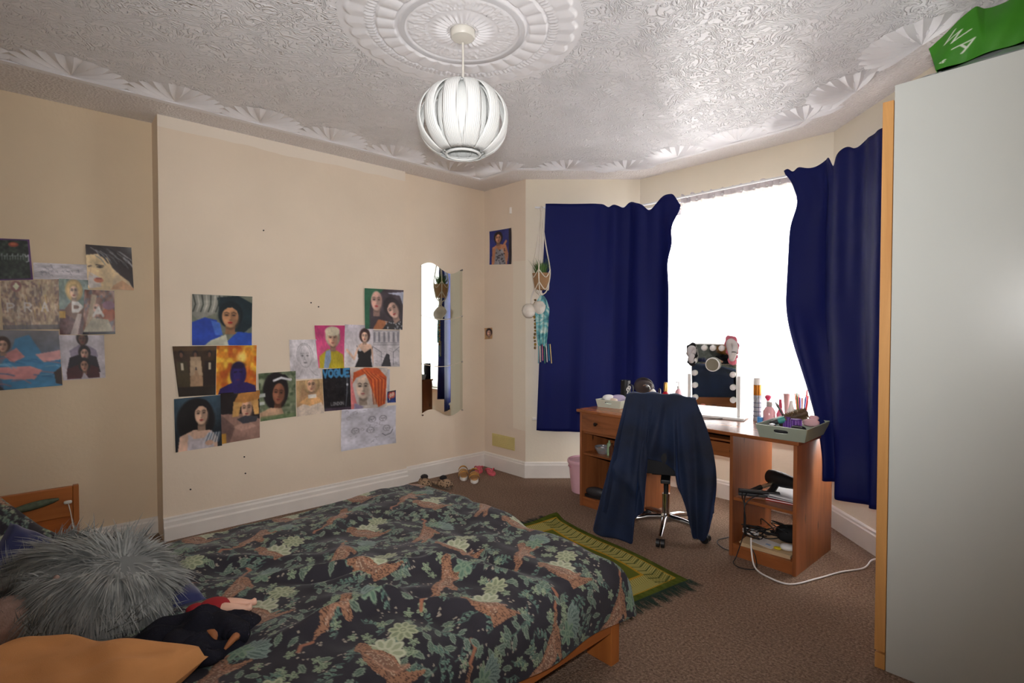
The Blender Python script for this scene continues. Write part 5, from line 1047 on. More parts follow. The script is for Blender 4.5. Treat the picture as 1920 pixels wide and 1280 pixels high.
# ================================================================== HANGING BESIDE THE LEFT CURTAIN
HX, HY = -3.335, 3.425
M_cot2 = mat('macrame_cotton', (222, 212, 196), .85, var=.06, bump=.4, bscale=300)
mc = thing('macrame_hanger', 'knotted cream macrame plant hanger beside the navy curtain', 'plant hanger', (HX, HY, 0))
for k in range(4):
    a = k * math.pi / 2 + .5; c, s = math.cos(a), math.sin(a)
    MB().tube(spline([(.0, .0, 2.50), (.008 * c, .008 * s, 2.38), (.045 * c, .045 * s, 2.14), (.078 * c, .078 * s, 1.96), (.080 * c, .080 * s, 1.86), (.05 * c, .05 * s, 1.74), (.0, 0, 1.70)], 30), .0055, 6).build('cord', M_cot2, mc, smooth=True)
    for zz2, rr2, d in ((1.93, .084, 1), (1.82, .072, -1)):
        b2 = a + math.pi / 2
        MB().tube(spline([(rr2 * math.cos(a), rr2 * math.sin(a), zz2), (rr2 * .98 * math.cos((a + b2) / 2), rr2 * .98 * math.sin((a + b2) / 2), zz2 - .07), (rr2 * math.cos(b2), rr2 * math.sin(b2), zz2)], 10), .0045, 6).build('net_cord', M_cot2, mc, smooth=True)
MB().ball((0, 0, 1.70), (.016, .016, .022), 12, 8).build('knot', M_cot2, mc, smooth=True); MB().ball((0, 0, 2.48), (.014, .014, .03), 12, 8).build('knot', M_cot2, mc, smooth=True)
MB().tube([(0, 0, 2.49), (-.02, .03, 2.51), (-.035, .06, 2.51)], .004, 6).build('hook', M_chrome, mc)
mb = MB(); rng = np.random.default_rng(9)
for k in range(14): a = rng.random() * 6.3; mb.tube(spline([(.004 * math.cos(a), .004 * math.sin(a), 1.69), (.016 * math.cos(a), .016 * math.sin(a), 1.60), (.02 * math.cos(a + .4), .02 * math.sin(a + .4), 1.50)], 8), .003, 5)
mb.build('tassel', M_cot2, mc, smooth=True)
hp = thing('hanging_plant', 'grassy plant in a woven basket pot held by the macrame hanger', 'plant', (HX, HY, 1.75))
t = NT('woven_basket'); v = t.coords((1, 1, 3)); wv = t.n('ShaderNodeTexWave', Scale=60.0, bands_direction='Z', Distortion=3.0); t.l(v, wv.inputs['Vector']); t.l(t.ramp(wv.outputs['Fac'], [(.2, rgb(150, 108, 72)), (.8, rgb(206, 164, 120))]), t.b.inputs['Base Color']); t.bump(wv.outputs['Fac'], .6, .004); t.b.inputs['Roughness'].default_value = .8
MB().lathe([(0, 0), (.05, 0), (.058, .006), (.080, .14), (.082, .15), (.076, .15), (.07, .13), (0, .12)], n=28).build('pot', t.m, hp, smooth=True)
mb = MB(); mb.open = True; blades(mb, (0, 0, .115), 170, .17, .05, .005, np.random.default_rng(5)); mb.build('foliage', M_grass, hp, smooth=True, sharp=0)
em = thing('ear_muffs', 'fluffy white ear muffs hanging from the macrame hanger', 'ear muffs', (HX - .045, HY - .085, 1.56))
M_wf = mat('white_fluff', (234, 226, 216), .95, bump=.6, bscale=160)
MB().tube(spline([(-.02, .02, .03), (-.015, .02, .13), (.03, .03, .20), (.045, .07, .13), (.035, .07, .05)], 20), .006, 8).build('headband', M_wf, em, smooth=True)
mf = []
for x, y, z, sd in ((-.03, .0, 0, 1), (.03, .07, .03, 2)):
    MB().ball((x, y, z), (.066, .056, .066), 20, 14).build('muff', M_wf, em, smooth=True)
    o = fur(em, (x, y, z), (.064, .054, .064), 1100, .016, M_wf, seed=sd, name='muff_fur', width=.0016)
# teal scarf and bead string
t = NT('teal_scarf_silk'); v = t.coords(); n1 = t.n('ShaderNodeTexNoise', Scale=9.0, Detail=3.0, Distortion=1.5); t.l(v, n1.inputs['Vector']); t.l(t.ramp(n1.outputs['Fac'], [(.35, rgb(36, 96, 110)), (.5, rgb(84, 160, 164)), (.66, rgb(206, 216, 206))]), t.b.inputs['Base Color']); t.b.inputs['Roughness'].default_value = .5
u = np.linspace(0, 1, 40); rows = []
for v_ in np.linspace(0, 1, 44):
    w_ = float(np.interp(v_, [0, .08, .25, .5, .75, 1], [.016, .04, .066, .058, .05, .036])); zt = 1.70 - .44 * v_
    rows.append(np.stack([.02 + (u - .5) * 2 * w_ * .68 + .012 * v_, .01 + (u - .5) * 2 * w_ * .74 - .012 * np.sin(u * 19 + 2 * v_) * v_ - .02, zt - .06 * np.abs(u - .35) * v_], -1))
sc = thing('teal_scarf', 'teal and white silky scarf with tassels hanging under the planter', 'scarf', (HX, HY, 0))
mb = MB(); mb.open = True; mb.grid(np.array(rows)); mb.build('cloth', t.m, sc, smooth=True, sharp=0, solid=.002)
for k, cc in enumerate(((60, 140, 150), (206, 196, 180), (200, 120, 130), (70, 130, 90), (214, 206, 190), (60, 140, 150), (206, 180, 120))):
    x0 = -.008 + .013 * k; MB().tube(spline([(x0, x0 * .9 - .02, 1.26), (x0 + .004, x0 - .022, 1.18), (x0 + .002 * k, x0 - .02, 1.085 + .012 * (k % 3))], 8), .004, 6).build('tassel', mat('tassel_%d_%d_%d' % cc, cc, .8), sc, smooth=True)
bd = thing('bead_string', 'string of amber-coloured beads hanging left of the teal scarf', 'beads', (HX - .035, HY - .045, 0))
MB().tube([(.01, .01, 1.70), (0, 0, 1.40), (0, 0, 1.115)], .0016, 5).build('string', M_cot2, bd)
for k in range(15): MB().ball((.004 * math.sin(k), .003 * math.cos(2 * k), 1.66 - k * .031), (.0115, .0115, .0135 if k % 3 else .009), 10, 7).build('bead', mat('amber_bead', (164, 128, 44), .35) if k % 2 else mat('dark_bead', (112, 84, 40), .4), bd, smooth=True)

# ================================================================== ON AND IN THE DESK
def dthing(name, label, cat, s, tt, z=DT, rz=0.0, group=None): return thing(name, label, cat, dw(s, tt, z), DR + R(rz), group)
M_sage = mat('sage_tray_plastic', (150, 160, 146), .45, var=.03); M_palet = mat('pale_sage_plastic', (206, 212, 196), .45, var=.03)
def tray(parent, w, d, h, fl, m, th=.005, slots=('front', 'back'), sl=.30):
    """open tray: flaring walls, a rounded hand slot cut through the end walls"""
    b = [(-w / 2, -d / 2), (w / 2, -d / 2), (w / 2, d / 2), (-w / 2, d / 2)]; tp = [(x + math.copysign(fl, x), y + math.copysign(fl, y)) for x, y in b]
    MB().prism(b, 0, .004).build('base', m, parent)
    for i, nm in enumerate(('front', 'right', 'back', 'left')):
        j = (i + 1) % 4; P = lambda u, v: np.array([(b[i][0] * (1 - u) + b[j][0] * u) * (1 - v) + (tp[i][0] * (1 - u) + tp[j][0] * u) * v, (b[i][1] * (1 - u) + b[j][1] * u) * (1 - v) + (tp[i][1] * (1 - u) + tp[j][1] * u) * v, h * v])
        mb = MB(); mb.open = True
        if nm in slots:
            n = 32; inner = []; outer = []
            for k in range(n):
                a = 2 * math.pi * k / n; c, s = math.cos(a), math.sin(a)
                inner.append(P(.5 + math.copysign(abs(c) ** .45, c) * sl / 2, .62 + math.copysign(abs(s) ** .8, s) * .14))
                q = max(abs(c), abs(s)); outer.append(P(.5 + .5 * c / q, .5 + .5 * s / q))
            mb.grid(np.array([outer + outer[:1], inner + inner[:1]]))
        else: mb.grid(np.array([[P(u, v) for u in np.linspace(0, 1, 3)] for v in (0, 1)]))
        mb.build('wall', m, parent, solid=th)
M_gold = mat('gold_cap', (206, 160, 90), .3, .8); M_red = mat('red_glass', (176, 26, 40), .2); M_lil = mat('lilac_plastic', (190, 176, 206), .4); M_cream = mat('cream_plastic', (226, 206, 186), .5); M_wh = mat('white_satin_plastic', (236, 234, 232), .35, var=.02)
M_purp = mat('purple_glitter', (96, 52, 140), .4, var=.4, scale=120); M_teal = mat('teal_rubber', (64, 150, 146), .5); M_dk = mat('charcoal_plastic', (44, 42, 46), .5); M_pk2 = mat('rose_pink_plastic', (222, 120, 150), .4); M_pclear = mat('pink_liquid', (232, 176, 184), .2)
# left tray with make-up
TL = dthing('storage_tray', 'pale sage tray of make-up at the left end of the desk', 'tray', .105, .33, DT, 8, 'desk trays'); tray(TL, .20, .25, .062, .012, M_palet)
def bottle(name, label, cat, s, tt, prof, m, cap=None, capm=None, n=20, z=DT, rz=0, group=None, body='body'):
    b = dthing(name, label, cat, s, tt, z, rz, group); MB().lathe(prof, n=n).build(body, m, b, smooth=True)
    if cap: MB().lathe(cap, n=n).build('cap', capm or m, b, smooth=True)
    return b
def lump(name, label, cat, s, tt, z, r, m, rz=0, group=None):
    o = MB().ball((0, 0, r[2]), r, 18, 12, p=.8).build(name, m, smooth=True, loc=dw(s, tt, z), rz=DR + R(rz)); return tag(o, label, cat, group)
lump('makeup_sponge', 'peach make-up sponge at the front of the left tray', 'sponge', .135, .255, DT + .03, (.032, .026, .022), M_cream)
lump('cotton_pouch', 'crumpled lilac pouch lying in the left tray', 'pouch', .10, .36, DT + .03, (.055, .05, .03), M_lil, 20)
lump('cosmetic_bag', 'white cosmetic bag in the middle of the left tray', 'bag', .045, .30, DT + .025, (.04, .05, .033), M_wh, -15)
lump('powder_compact', 'dark round compact at the left corner of the left tray', 'compact', .04, .235, DT + .02, (.022, .022, .02), M_dk)
b = dthing('eyelash_curler', 'white scissor-handled eyelash curler standing in the left tray', 'curler', .165, .40, DT + .03, 0)
for q in (0, 1): MB().tube([(.012 * math.cos(a) + .012 * q, 0, .105 + .016 * q + .014 * math.sin(a)) for a in np.linspace(0, 6.28, 18)[:-1]], .004, 6, True).build('ring', M_wh, b, smooth=True)
MB().tube([(.0, 0, .092), (-.02, 0, .03), (-.03, 0, 0)], .004, 6).build('arm', M_wh, b)
# behind the chair
b = bottle('black_mug', 'black mug behind the left tray', 'mug', .05, .522, [(0, 0), (.04, 0), (.043, .006), (.043, .195), (.039, .195), (.038, .02), (0, .015)], M_blk)
MB().tube(spline([(.042, 0, .16), (.072, 0, .15), (.072, 0, .09), (.042, 0, .07)], 12), .006, 8).build('handle', M_blk, b, smooth=True)
b = dthing('headphones', 'dark headphones with silver rings resting on a clear box', 'headphones', .275, .46, DT + .095, 10)
M_dbr = mat('smoky_brown_plastic', (58, 50, 50), .3)
MB().ball((0, 0, .07), (.085, .05, .062), 24, 14).build('ear_shell', M_dbr, b, smooth=True)
for x in (.04,): MB().tube([(x + .034 * math.cos(a), -.044, .055 + .034 * math.sin(a)) for a in np.linspace(-.6, 2.4, 22)], .0045, 8).build('ring', M_chrome, b, smooth=True)
MB().tube(spline([(-.085, 0, .06), (-.06, .0, .115), (0, 0, .137), (.06, 0, .115), (.085, 0, .06)], 20), .007, 8).build('headband', M_dbr, b, smooth=True)
b = dthing('clear_box', 'clear acrylic box under the dark headphones', 'box', .30, .46)
for nm, e in (('base', (-.07, -.05, 0, .07, .05, .004)), ('wall', (-.07, -.05, .004, .07, -.047, .093)), ('wall', (-.07, .047, .004, .07, .05, .093)), ('wall', (-.07, -.047, .004, -.067, .047, .093)), ('wall', (.067, -.047, .004, .07, .047, .093))): MB().box(*e).build(nm, M_clear, b)
bottle('white_jar', 'white egg-shaped jar right of the headphones', 'jar', .403, .40, [(0, 0), (.025, 0), (.028, .02), (.028, .11), (.022, .14), (.012, .156), (0, .16)], M_wh)
bottle('lipstick', 'slim dark lipstick tube left of the red bottle', 'lipstick', .428, .45, [(0, 0), (.012, 0), (.012, .10), (.010, .105), (.010, .15), (.004, .165), (0, .166)], mat('brown_lacquer', (80, 46, 44), .3))
bottle('nail_polish', 'red bottle with tall gold-capped neck behind the chair', 'bottle', .477, .46, [(0, 0), (.021, 0), (.023, .004), (.023, .13), (.012, .142), (0, .142)], M_red, [(.010, .142), (.016, .145), (.015, .205), (.012, .213), (0, .213)], M_gold)
bottle('black_bottle', 'thin black bottle just left of the red bottle', 'bottle', .455, .41, [(0, 0), (.013, 0), (.013, .12), (.007, .125), (.007, .165), (0, .166)], M_blk)
b = bottle('pump_bottle', 'pink pump bottle standing against the bright window', 'bottle', .578, .48, [(0, 0), (.026, 0), (.028, .01), (.027, .15), (.012, .17), (0, .17)], M_pclear, [(.010, .17), (.014, .172), (.014, .19), (.005, .195), (.005, .225), (0, .225)], M_wh)
MB().tube([(0, 0, .222), (-.025, -.01, .218)], .004, 6).build('nozzle', M_wh, b)
# lighted vanity mirror
vm = dthing('vanity_mirror', 'white framed make-up mirror edged with round bulbs on the desk', 'mirror', .885, .43, DT, 13)
MB().box(-.19, -.07, 0, .22, .085, .016).build('base', M_wh, vm, bevel=.004)
for x in (-.172, .172): MB().box(x - .010, -.012, .016, x + .010, .014, .30).build('post', M_wh, vm, bevel=.003)
Mv = Matrix.Translation((0, .02, .07)) @ Matrix.Rotation(R(5), 4, 'X')
MB().box(-.158, .0, 0, .158, .022, .455, Mv).build('frame', M_wh, vm, bevel=.004); MB().box(-.152, -.003, .006, .152, .0005, .449, Mv).build('glass', M_mir, vm)
for x, z in [(-.132, .06), (-.132, .15), (-.132, .24), (-.132, .33), (.132, .06), (.132, .15), (.132, .24), (.132, .33), (-.06, .425), (.0, .425), (.06, .425)]:
    MB().ball(tuple(Mv @ Vector((x, -.012, z))), (.021, .017, .021), 16, 10).build('bulb', M_wh, vm, smooth=True)
MB().lathe([(0, 0), (.047, 0), (.05, .004), (.05, .008), (.044, .011)], n=32, M=Matrix.Rotation(R(90), 4, 'X')).build('magnifier_rim', M_wh, vm, smooth=True, loc=(.0, -.022, .375)); MB().cyl((0, -.03, .375), (0, -.035, .375), .043, n=32).build('magnifier_glass', M_mir, vm)
def loopband(name, label, cat, c, w, h, r, m, rz, tilt, n=40, seed=1, m2=None):
    b = thing(name, label, cat, c, rz); rng = np.random.default_rng(seed); P = []
    for k in range(n):
        a = 2 * math.pi * k / n; P.append((w * math.cos(a), r * .8 * math.sin(2 * a), h * math.sin(a) + tilt * w * math.cos(a)))
    MB().tube(P, [r * (1 + .22 * math.sin(5 * k) + .1 * rng.normal()) for k in range(n)], 10, True).build('band', m, b, smooth=True)
    if m2 is not None: MB().tube([(p[0] * .75 + .012, p[1] - r * 1.1, p[2] * .75) for p in P], r * .9, 10, True).build('trim', m2, b, smooth=True)
    return b
wxyz = dw(.745, .375, 1.21); loopband('hair_band', 'black and white fluffy hair band on the left corner of the vanity mirror', 'hair band', wxyz, .012, .062, .022, mat('black_fluff', (26, 24, 28), .95, bump=.5), DR, .5, m2=mat('pale_fluff', (196, 192, 194), .95, bump=.5))
wxyz = dw(1.02, .425, 1.25); loopband('spa_headband', 'pink towelling headband on the right corner of the vanity mirror', 'hair band', wxyz, .024, .078, .021, mat('pink_towelling', (206, 110, 126), .95, bump=.6, bscale=200), DR, -.9, m2=mat('white_towelling', (214, 208, 206), .95, bump=.6, bscale=200))
lump('sponge', 'red and blue sponge block left of the vanity mirror foot', 'sponge', .80, .345, DT + .016, (.035, .02, .012), mat('blue_sponge', (92, 110, 190), .8)); lump('lip_balm', 'small coral pot on top of the blue sponge', 'pot', .80, .345, DT + .04, (.018, .015, .009), mat('coral_pot', (226, 130, 120), .5))
o = MB().tube(spline([dw(.98, .38, DT + .004), dw(.93, .30, DT + .003), dw(.88, .24, DT + .003), dw(.80, .22, DT + .003), dw(.76, .16, DT + .003)], 30), .0022, 6).build('mirror_cable', M_blk, smooth=True); tag(o, 'thin dark cable trailing across the desk from the vanity mirror', 'cable')
# right group
b = bottle('hairspray_can', 'tall silver and orange hairspray can with white cap', 'spray can', 1.161, .51, [(0, 0), (.025, 0), (.026, .005), (.026, .175), (0, .175)], mat('silver_label', (172, 176, 186), .35, .4, var=.3, scale=40), [(.018, .245), (.0255, .246), (.0255, .288), (.022, .293), (0, .293)], M_wh)
MB().lathe([(0, .175), (.0262, .175), (.0262, .245), (0, .245)], n=24).build('orange_band', mat('orange_bronze', (206, 128, 44), .3, .5), b, smooth=True)
for z in (.03, .06, .09, .12): MB().lathe([(.0263, z), (.0266, z), (.0266, z + .006), (.0263, z + .006)], n=24).build('print_band', mat('blue_grey_print', (96, 104, 130), .5), b)
bottle('perfume_bottle', 'round-shouldered pale pink perfume bottle right of the spray can', 'bottle', 1.25, .49, [(0, 0), (.035, 0), (.038, .01), (.038, .075), (.025, .10), (.016, .108), (0, .108)], M_pclear, [(.015, .108), (.018, .11), (.018, .135), (.014, .139), (0, .139)], mat('grey_cap', (176, 170, 170), .4))
bottle('nail_varnish', 'thin magenta bottle between the perfume and the pen pot', 'bottle', 1.307, .525, [(0, 0), (.022, 0), (.024, .06), (.010, .095), (.010, .10), (0, .10)], M_pk2, [(.009, .10), (.011, .102), (.008, .158), (0, .16)], mat('magenta_cap', (206, 60, 100), .35))
bottle('face_roller', 'pink mushroom-topped roller standing behind the perfume bottle', 'roller', 1.218, .545, [(0, 0), (.012, 0), (.010, .14), (0, .14)], M_wh, [(.008, .14), (.018, .155), (.022, .168), (.012, .178), (0, .18)], mat('magenta_cap', (206, 60, 100), .35))
bottle('blue_pot', 'small bright blue pot at the foot of the spray can', 'pot', 1.205, .455, [(0, 0), (.018, 0), (.018, .035), (0, .035)], mat('bright_blue', (70, 150, 220), .4))
bottle('cream_tube', 'pale pink flat-ended tube standing upside down near the pens', 'tube', 1.342, .54, [(0, 0), (.014, 0), (.014, .03), (.011, .035), (.02, .18), (.022, .20), (0, .20)], mat('pale_pink_tube', (222, 176, 178), .4))
bottle('lotion_bottle', 'white cone-topped lotion bottle left of the pen pot', 'bottle', 1.378, .52, [(0, 0), (.024, 0), (.024, .09), (.016, .11), (.008, .155), (0, .16)], M_wh)
b = dthing('pen_pot', 'pale green pot filled with pens beside the right curtain', 'pot', 1.437, .53, DT); MB().lathe([(0, 0), (.034, 0), (.040, .105), (.037, .105), (.031, .006), (0, .005)], n=28).build('body', M_palet, b, smooth=True)
for k, cc in enumerate(PENC := ((214, 50, 44), (226, 84, 60), (96, 70, 190), (230, 60, 70), (240, 120, 60), (40, 70, 150), (150, 28, 36), (84, 120, 60), (232, 76, 84))):
    a = k * 2.4; x, y = .022 * math.cos(a), .022 * math.sin(a); L = .16 + .05 * ((k * 37 % 10) / 10) + (.06 if k == 3 else 0)
    pn = dthing('pen', ('scarlet', 'coral', 'violet', 'tall crimson', 'orange', 'dark blue', 'dark red', 'green', 'pinkish red')[k] + ' pen standing in the pale green pot', 'pen', 1.437 + x * .6, .53 + y * .6, DT + .007, 0, 'pens in the pale green pot')
    mp = mat('pen_%d' % k, cc, .4); MB().cyl((0, 0, 0), (x * .9, y * .9, L * .8), .0048, .0048, 8).build('barrel', mp, pn, smooth=True); MB().cyl((x * .9, y * .9, L * .8), (x * 1.1, y * 1.1, L), .0058, .004, 8).build('cap', mp, pn, smooth=True)
# right tray with hair things
TR = dthing('storage_tray', 'large grey-green tray of hair things overhanging the right desk end', 'tray', 1.525, .165, DT + .001, 3, 'desk trays'); tray(TR, .235, .38, .075, .018, M_sage)
b = dthing('round_brush', 'round hairbrush with brown bristles and teal collar in the right tray', 'hairbrush', 1.50, .20, DT + .098, -25)
Mb = Matrix.Rotation(R(-52), 4, 'Z') @ Matrix.Rotation(R(78), 4, 'Y'); 
Mb = Matrix.Rotation(R(48), 4, 'Z') @ Matrix.Rotation(R(68), 4, 'Y')
MB().lathe([(0, -.075), (.016, -.075), (.019, -.06), (.019, -.035), (0, -.035)], n=16, M=Mb).build('collar', M_teal, b, smooth=True); MB().lathe([(0, -.19), (.009, -.185), (.012, -.12), (.015, -.075), (0, -.075)], n=14, M=Mb).build('handle', M_dk, b, smooth=True)
MB().lathe([(0, -.035), (.020, -.035), (.022, .09), (0, .095)], n=18, M=Mb).build('barrel', mat('brown_barrel', (92, 72, 52), .6), b, smooth=True)
mb = MB(); mb.open = True; rng = np.random.default_rng(12)
for k in range(1100):
    a = rng.random() * 6.283; z = rng.uniform(-.03, .09); d = Vector((math.cos(a), math.sin(a), 0)); p0 = Mb @ (d * .02 + Vector((0, 0, z))); p1 = Mb @ (d * .037 + Vector((0, 0, z + rng.normal(0, .003)))); s2 = Mb @ Vector((0, 0, .0012))
    mb.add([p0 - s2, p0 + s2, p1], [(0, 1, 2)])
o = mb.build('bristles', mat('tan_bristle', (112, 92, 64), .7, var=.3), b); o['kind'] = 'stuff'
for k, (s, tt, lab) in enumerate(((1.485, .20, 'purple glittery tub under the round brush in the right tray'), (1.555, .13, 'purple glittery tub at the front right of the right tray'))):
    b = dthing('hair_roller', lab, 'hair roller', s, tt, DT + .018, 30 * k); MB().lathe([(.02, 0), (.028, 0), (.028, .085), (.02, .085)], n=20).build('tube', M_purp, b, smooth=True)
    for q in range(10): a = q * .628; MB().box(.028 * math.cos(a) - .002, .028 * math.sin(a) - .002, .008, .028 * math.cos(a) + .002, .028 * math.sin(a) + .002, .078).build('ridge', mat('light_purple', (140, 100, 190), .4), b)
lump('dark_hairbrush', 'dark paddle hairbrush lying flat in the right tray', 'hairbrush', 1.50, .075, DT + .02, (.06, .035, .018), M_dk, 20); lump('black_clip', 'black hair clip at the front right of the right tray', 'hair clip', 1.585, .085, DT + .03, (.045, .025, .022), M_blk, -20)
lump('silver_tin', 'small shiny silver tin at the front left of the right tray', 'tin', 1.452, .055, DT + .035, (.022, .018, .018), M_chrome); lump('brown_pouch', 'dark brown pouch at the back left of the right tray', 'pouch', 1.45, .26, DT + .02, (.04, .05, .035), mat('dark_brown_cloth', (56, 40, 36), .8))
lump('pink_puff', 'pale pink powder puff at the back of the right tray', 'powder puff', 1.58, .285, DT + .045, (.045, .03, .022), mat('pale_pink_puff', (224, 180, 188), .8), 20); lump('pink_bow', 'pale pink bow clip on the rear rim of the right tray', 'hair clip', 1.575, .345, DT + .074, (.028, .014, .014), mat('pale_pink_puff', (224, 180, 188), .8))
lump('brown_stone', 'small brown pine cone left of the right tray', 'ornament', 1.385, .10, DT, (.02, .016, .012), mat('brown_cone', (92, 58, 40), .8))
b = dthing('eyebrow_brush', 'black-handled brush leaning out of the right tray toward the window', 'brush', 1.40, .27, DT + .08, 0); MB().tube(spline([(-.06, .10, .075), (-.02, .05, .05), (.05, -.03, 0)], 12), [.004, .006, .007, .008, .008, .007, .006, .006, .005, .005, .005, .004], 8).build('handle', M_blk, b, smooth=True)
# right pedestal: hair tools, cables, paperwork
S1, S0 = .364, .076
b = dthing('hair_dryer', 'black hair dryer lying on the right pedestal shelf', 'hair dryer', 1.45, .22, S1 + .06, -18)
Mh = Matrix.Rotation(R(90), 4, 'Y') @ Matrix.Rotation(R(0), 4, 'Z')
MB().lathe([(0, -.10), (.042, -.098), (.047, -.06), (.045, .0), (.038, .05), (.032, .09), (.030, .13), (.024, .13), (0, .12)], n=26, M=Mh).build('barrel', M_blk, b, smooth=True, loc=(0, 0, .048)); MB().tube(spline([(-.04, .0, .03), (-.03, -.04, .0), (-.015, -.10, -.03)], 10), .02, 12).build('handle', M_blk, b, smooth=True); MB().lathe([(.02, .128), (.036, .13), (.030, .155), (.012, .158)], n=20, M=Mh).build('nozzle', M_dk, b, smooth=True, loc=(0, 0, .048))
b = dthing('curling_wand', 'pale gold curling wand with black handle on the shelf', 'curling wand', 1.345, .16, S1 + .045, 35)
MB().cyl((0, 0, .01), (.17, .05, .05), .012, .011, 14).build('barrel', mat('champagne_metal', (206, 180, 150), .3, .8), b, smooth=True); MB().cyl((0, 0, .01), (-.10, -.045, -.025), .015, .013, 14).build('handle', M_blk, b, smooth=True)
b = dthing('hair_straightener', 'black hair straightener lying beside the curling wand', 'straightener', 1.30, .07, S1 + .016, 28)
for z in (0, .022): MB().box(-.05, -.014, z - .008, .18, .014, z + .010).build('arm', M_blk, b, bevel=.004)
for k, (z0, cc, lab, rz) in enumerate(((0, (186, 44, 44), 'red folder at the bottom of the shelf stack', 8), (.013, (40, 36, 46), 'black notebook on the red folder', 2), (.026, (206, 206, 210), 'white paper pad on the black notebook', -3))):
    b = dthing('notebook', lab, 'book', 1.475, .26, S1 + z0, rz); MB().box(-.10, -.15, 0, .10, .15, .003).build('cover', mat('cover_%d' % k, cc, .5), b); MB().box(-.097, -.147, .003, .097, .147, .009).build('pages', M_wh, b); MB().box(-.10, -.15, .009, .10, .15, .012).build('cover', mat('cover_%d' % k, cc, .5), b)
b = dthing('cardboard_folder', 'beige cardboard folder lying on the bottom of the right pedestal', 'folder', 1.415, .17, S0, 5); MB().box(-.14, -.15, 0, .14, .17, .02).build('cover', mat('beige_card', (206, 178, 140), .7), b); MB().box(-.145, -.155, .02, .145, .165, .024).build('flap', mat('beige_card', (206, 178, 140), .7), b)
b = dthing('paper_sheet', 'white printed sheet on the beige folder', 'paper', 1.40, .10, S0 + .025, -12); MB().box(-.07, -.05, 0, .07, .06, .002).build('sheet', M_wh, b); MB().box(.01, -.02, .002, .04, .0, .0026).build('print', mat('pale_blue_print', (150, 176, 206), .6), b)
lump('yellow_tag', 'bright yellow tag among the cables', 'tag', 1.485, .065, S0 + .026, (.022, .02, .006), mat('bright_yellow', (220, 200, 40), .6)); lump('black_pouch', 'black zip pouch on top of the papers', 'pouch', 1.50, .22, S0 + .03, (.085, .06, .05), mat('black_nylon', (22, 22, 25), .8, bump=.3), 30); lump('white_adaptor', 'white mains adaptor on the papers', 'adaptor', 1.53, .09, S0 + .026, (.04, .03, .018), M_wh, 20)
def cable(name, pts, r, m, label, n=80): o = MB().tube(spline(pts, n), r, 6).build(name, m, smooth=True, sharp=0); return tag(o, label, 'cable')
D = dw; rng = np.random.default_rng(21)
for j, lab in enumerate(('tangled black cable heap on the papers, leftmost coil', 'tangled black cable coil in the middle of the papers', 'tangled black cable coil against the black pouch')):
    c0 = (1.335 + .06 * j, .09 + .05 * j); P = []
    for k in range(16): a = k * 1.9 + j; rr_ = .035 + .035 * rng.random(); P.append(D(c0[0] + rr_ * math.cos(a) * 1.2, c0[1] + rr_ * math.sin(a) * .8, S0 + .035 + .06 * rng.random() + .004 * k))
    cable('cable_coil', P, .0032, M_blk, lab, 140)
P = [];
for k in range(14): a = k * .9; P.append(D(1.31 + .045 * math.cos(a), .10 + .035 * math.sin(a), S0 + .055 + .002 * k))
cable('white_cable', P, .004, M_wh, 'coiled white cable on the beige folder', 90)
for j, (s0, lab) in enumerate(((1.27, 'black flex hanging from the straightener over the shelf edge, leftmost'), (1.30, 'black flex hanging in the middle over the shelf edge'), (1.37, 'black flex from the hair dryer crossing over the shelf edge'))):
    cable('appliance_flex', [D(s0, .07, S1 + .03), D(s0 + (1.325 - s0) * .5, .01, S1 + .012), D(1.325, -.018, S1 - .03), D(1.325 + .004 * j, -.022, .27), D(1.33 + .006 * j, -.02, .17), D(1.35 + .02 * j, .04, S0 + .06)], .0032, M_blk, lab)
cable('loop_cable', [D(1.33, -.02, .19), D(1.31, -.035, .10), D(1.295, -.06, .025), D(1.30, -.10, .006), D(1.36, -.13, .005), D(1.42, -.08, .006), D(1.40, -.03, .05), D(1.36, -.015, .11)], .003, M_blk, 'black cable loop drooping to the carpet below the pedestal')
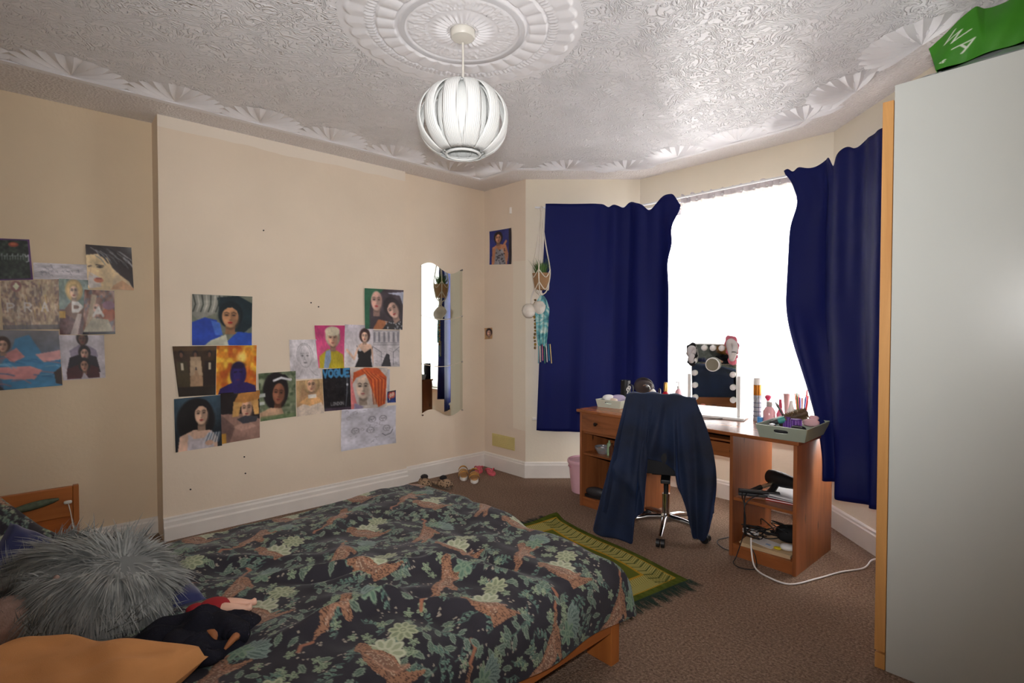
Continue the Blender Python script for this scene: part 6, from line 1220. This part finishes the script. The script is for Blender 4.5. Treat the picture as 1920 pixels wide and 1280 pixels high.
cable('extension_lead', [D(1.36, -.005, .15), D(1.375, -.03, .08), D(1.42, -.08, .012), D(1.52, -.13, .006), D(1.63, -.12, .006), D(1.70, .06, .006), D(1.76, .25, .006), D(1.83, .40, .007), (-.83, 3.66, .02), (-.80, 3.70, .03)], .0048, M_wh, 'white extension lead curving across the carpet to the skirting')
cable('desk_flex', [D(1.24, .02, .02), D(1.16, .06, .004), D(1.10, .10, .004), D(1.07, .16, .004), D(1.09, .25, .004), D(1.12, .36, .004)], .0028, M_dk, 'thin brown flex on the carpet left of the right pedestal')
# left pedestal
b = dthing('glass_bowl', 'glass dish of small things on the left pedestal shelf', 'bowl', .155, .10, .424); MB().lathe([(0, 0), (.04, 0), (.066, .04), (.068, .055), (.064, .055), (.038, .006), (0, .006)], n=28).build('dish', M_clear, b, smooth=True)
rng = np.random.default_rng(8)
for k, cc in enumerate(((206, 190, 196), (150, 120, 130), (226, 220, 222), (190, 150, 110), (120, 110, 140))): lump('trinket', ('white', 'mauve', 'pale', 'tan', 'violet')[k] + ' trinket lying in the glass dish', 'trinket', .155 + .03 * math.cos(k * 1.26), .10 + .03 * math.sin(k * 1.26), .435, (.017, .014, .018), mat('trinket_%d' % k, cc, .4))
bottle('small_bottle', 'brown glass bottle right of the glass dish', 'bottle', .262, .07, [(0, 0), (.022, 0), (.022, .07), (.010, .085), (.010, .10), (0, .10)], mat('brown_glass', (86, 52, 36), .25), z=.424); bottle('green_bottle', 'pale green bottle beside the brown glass bottle', 'bottle', .225, .085, [(0, 0), (.018, 0), (.018, .09), (.007, .10), (.007, .115), (0, .115)], mat('pale_green_plastic', (150, 176, 140), .35), z=.424)
lump('dark_bag', 'dark mottled cloth bag on the bottom of the left pedestal', 'bag', .21, .28, .074, (.13, .12, .12), mat('dark_mottled_cloth', (48, 40, 42), .9, var=.5, scale=40, bump=.4), 10)
b = dthing('ankle_boot', 'black shoe in front of the dark bag in the left pedestal', 'shoe', .12, .06, .074, 15); sole(.20, .08, .02).build('sole', M_blk, b); MB().ball((0, 0, .045), (.09, .036, .04), 20, 12).build('upper', M_dk, b, smooth=True)
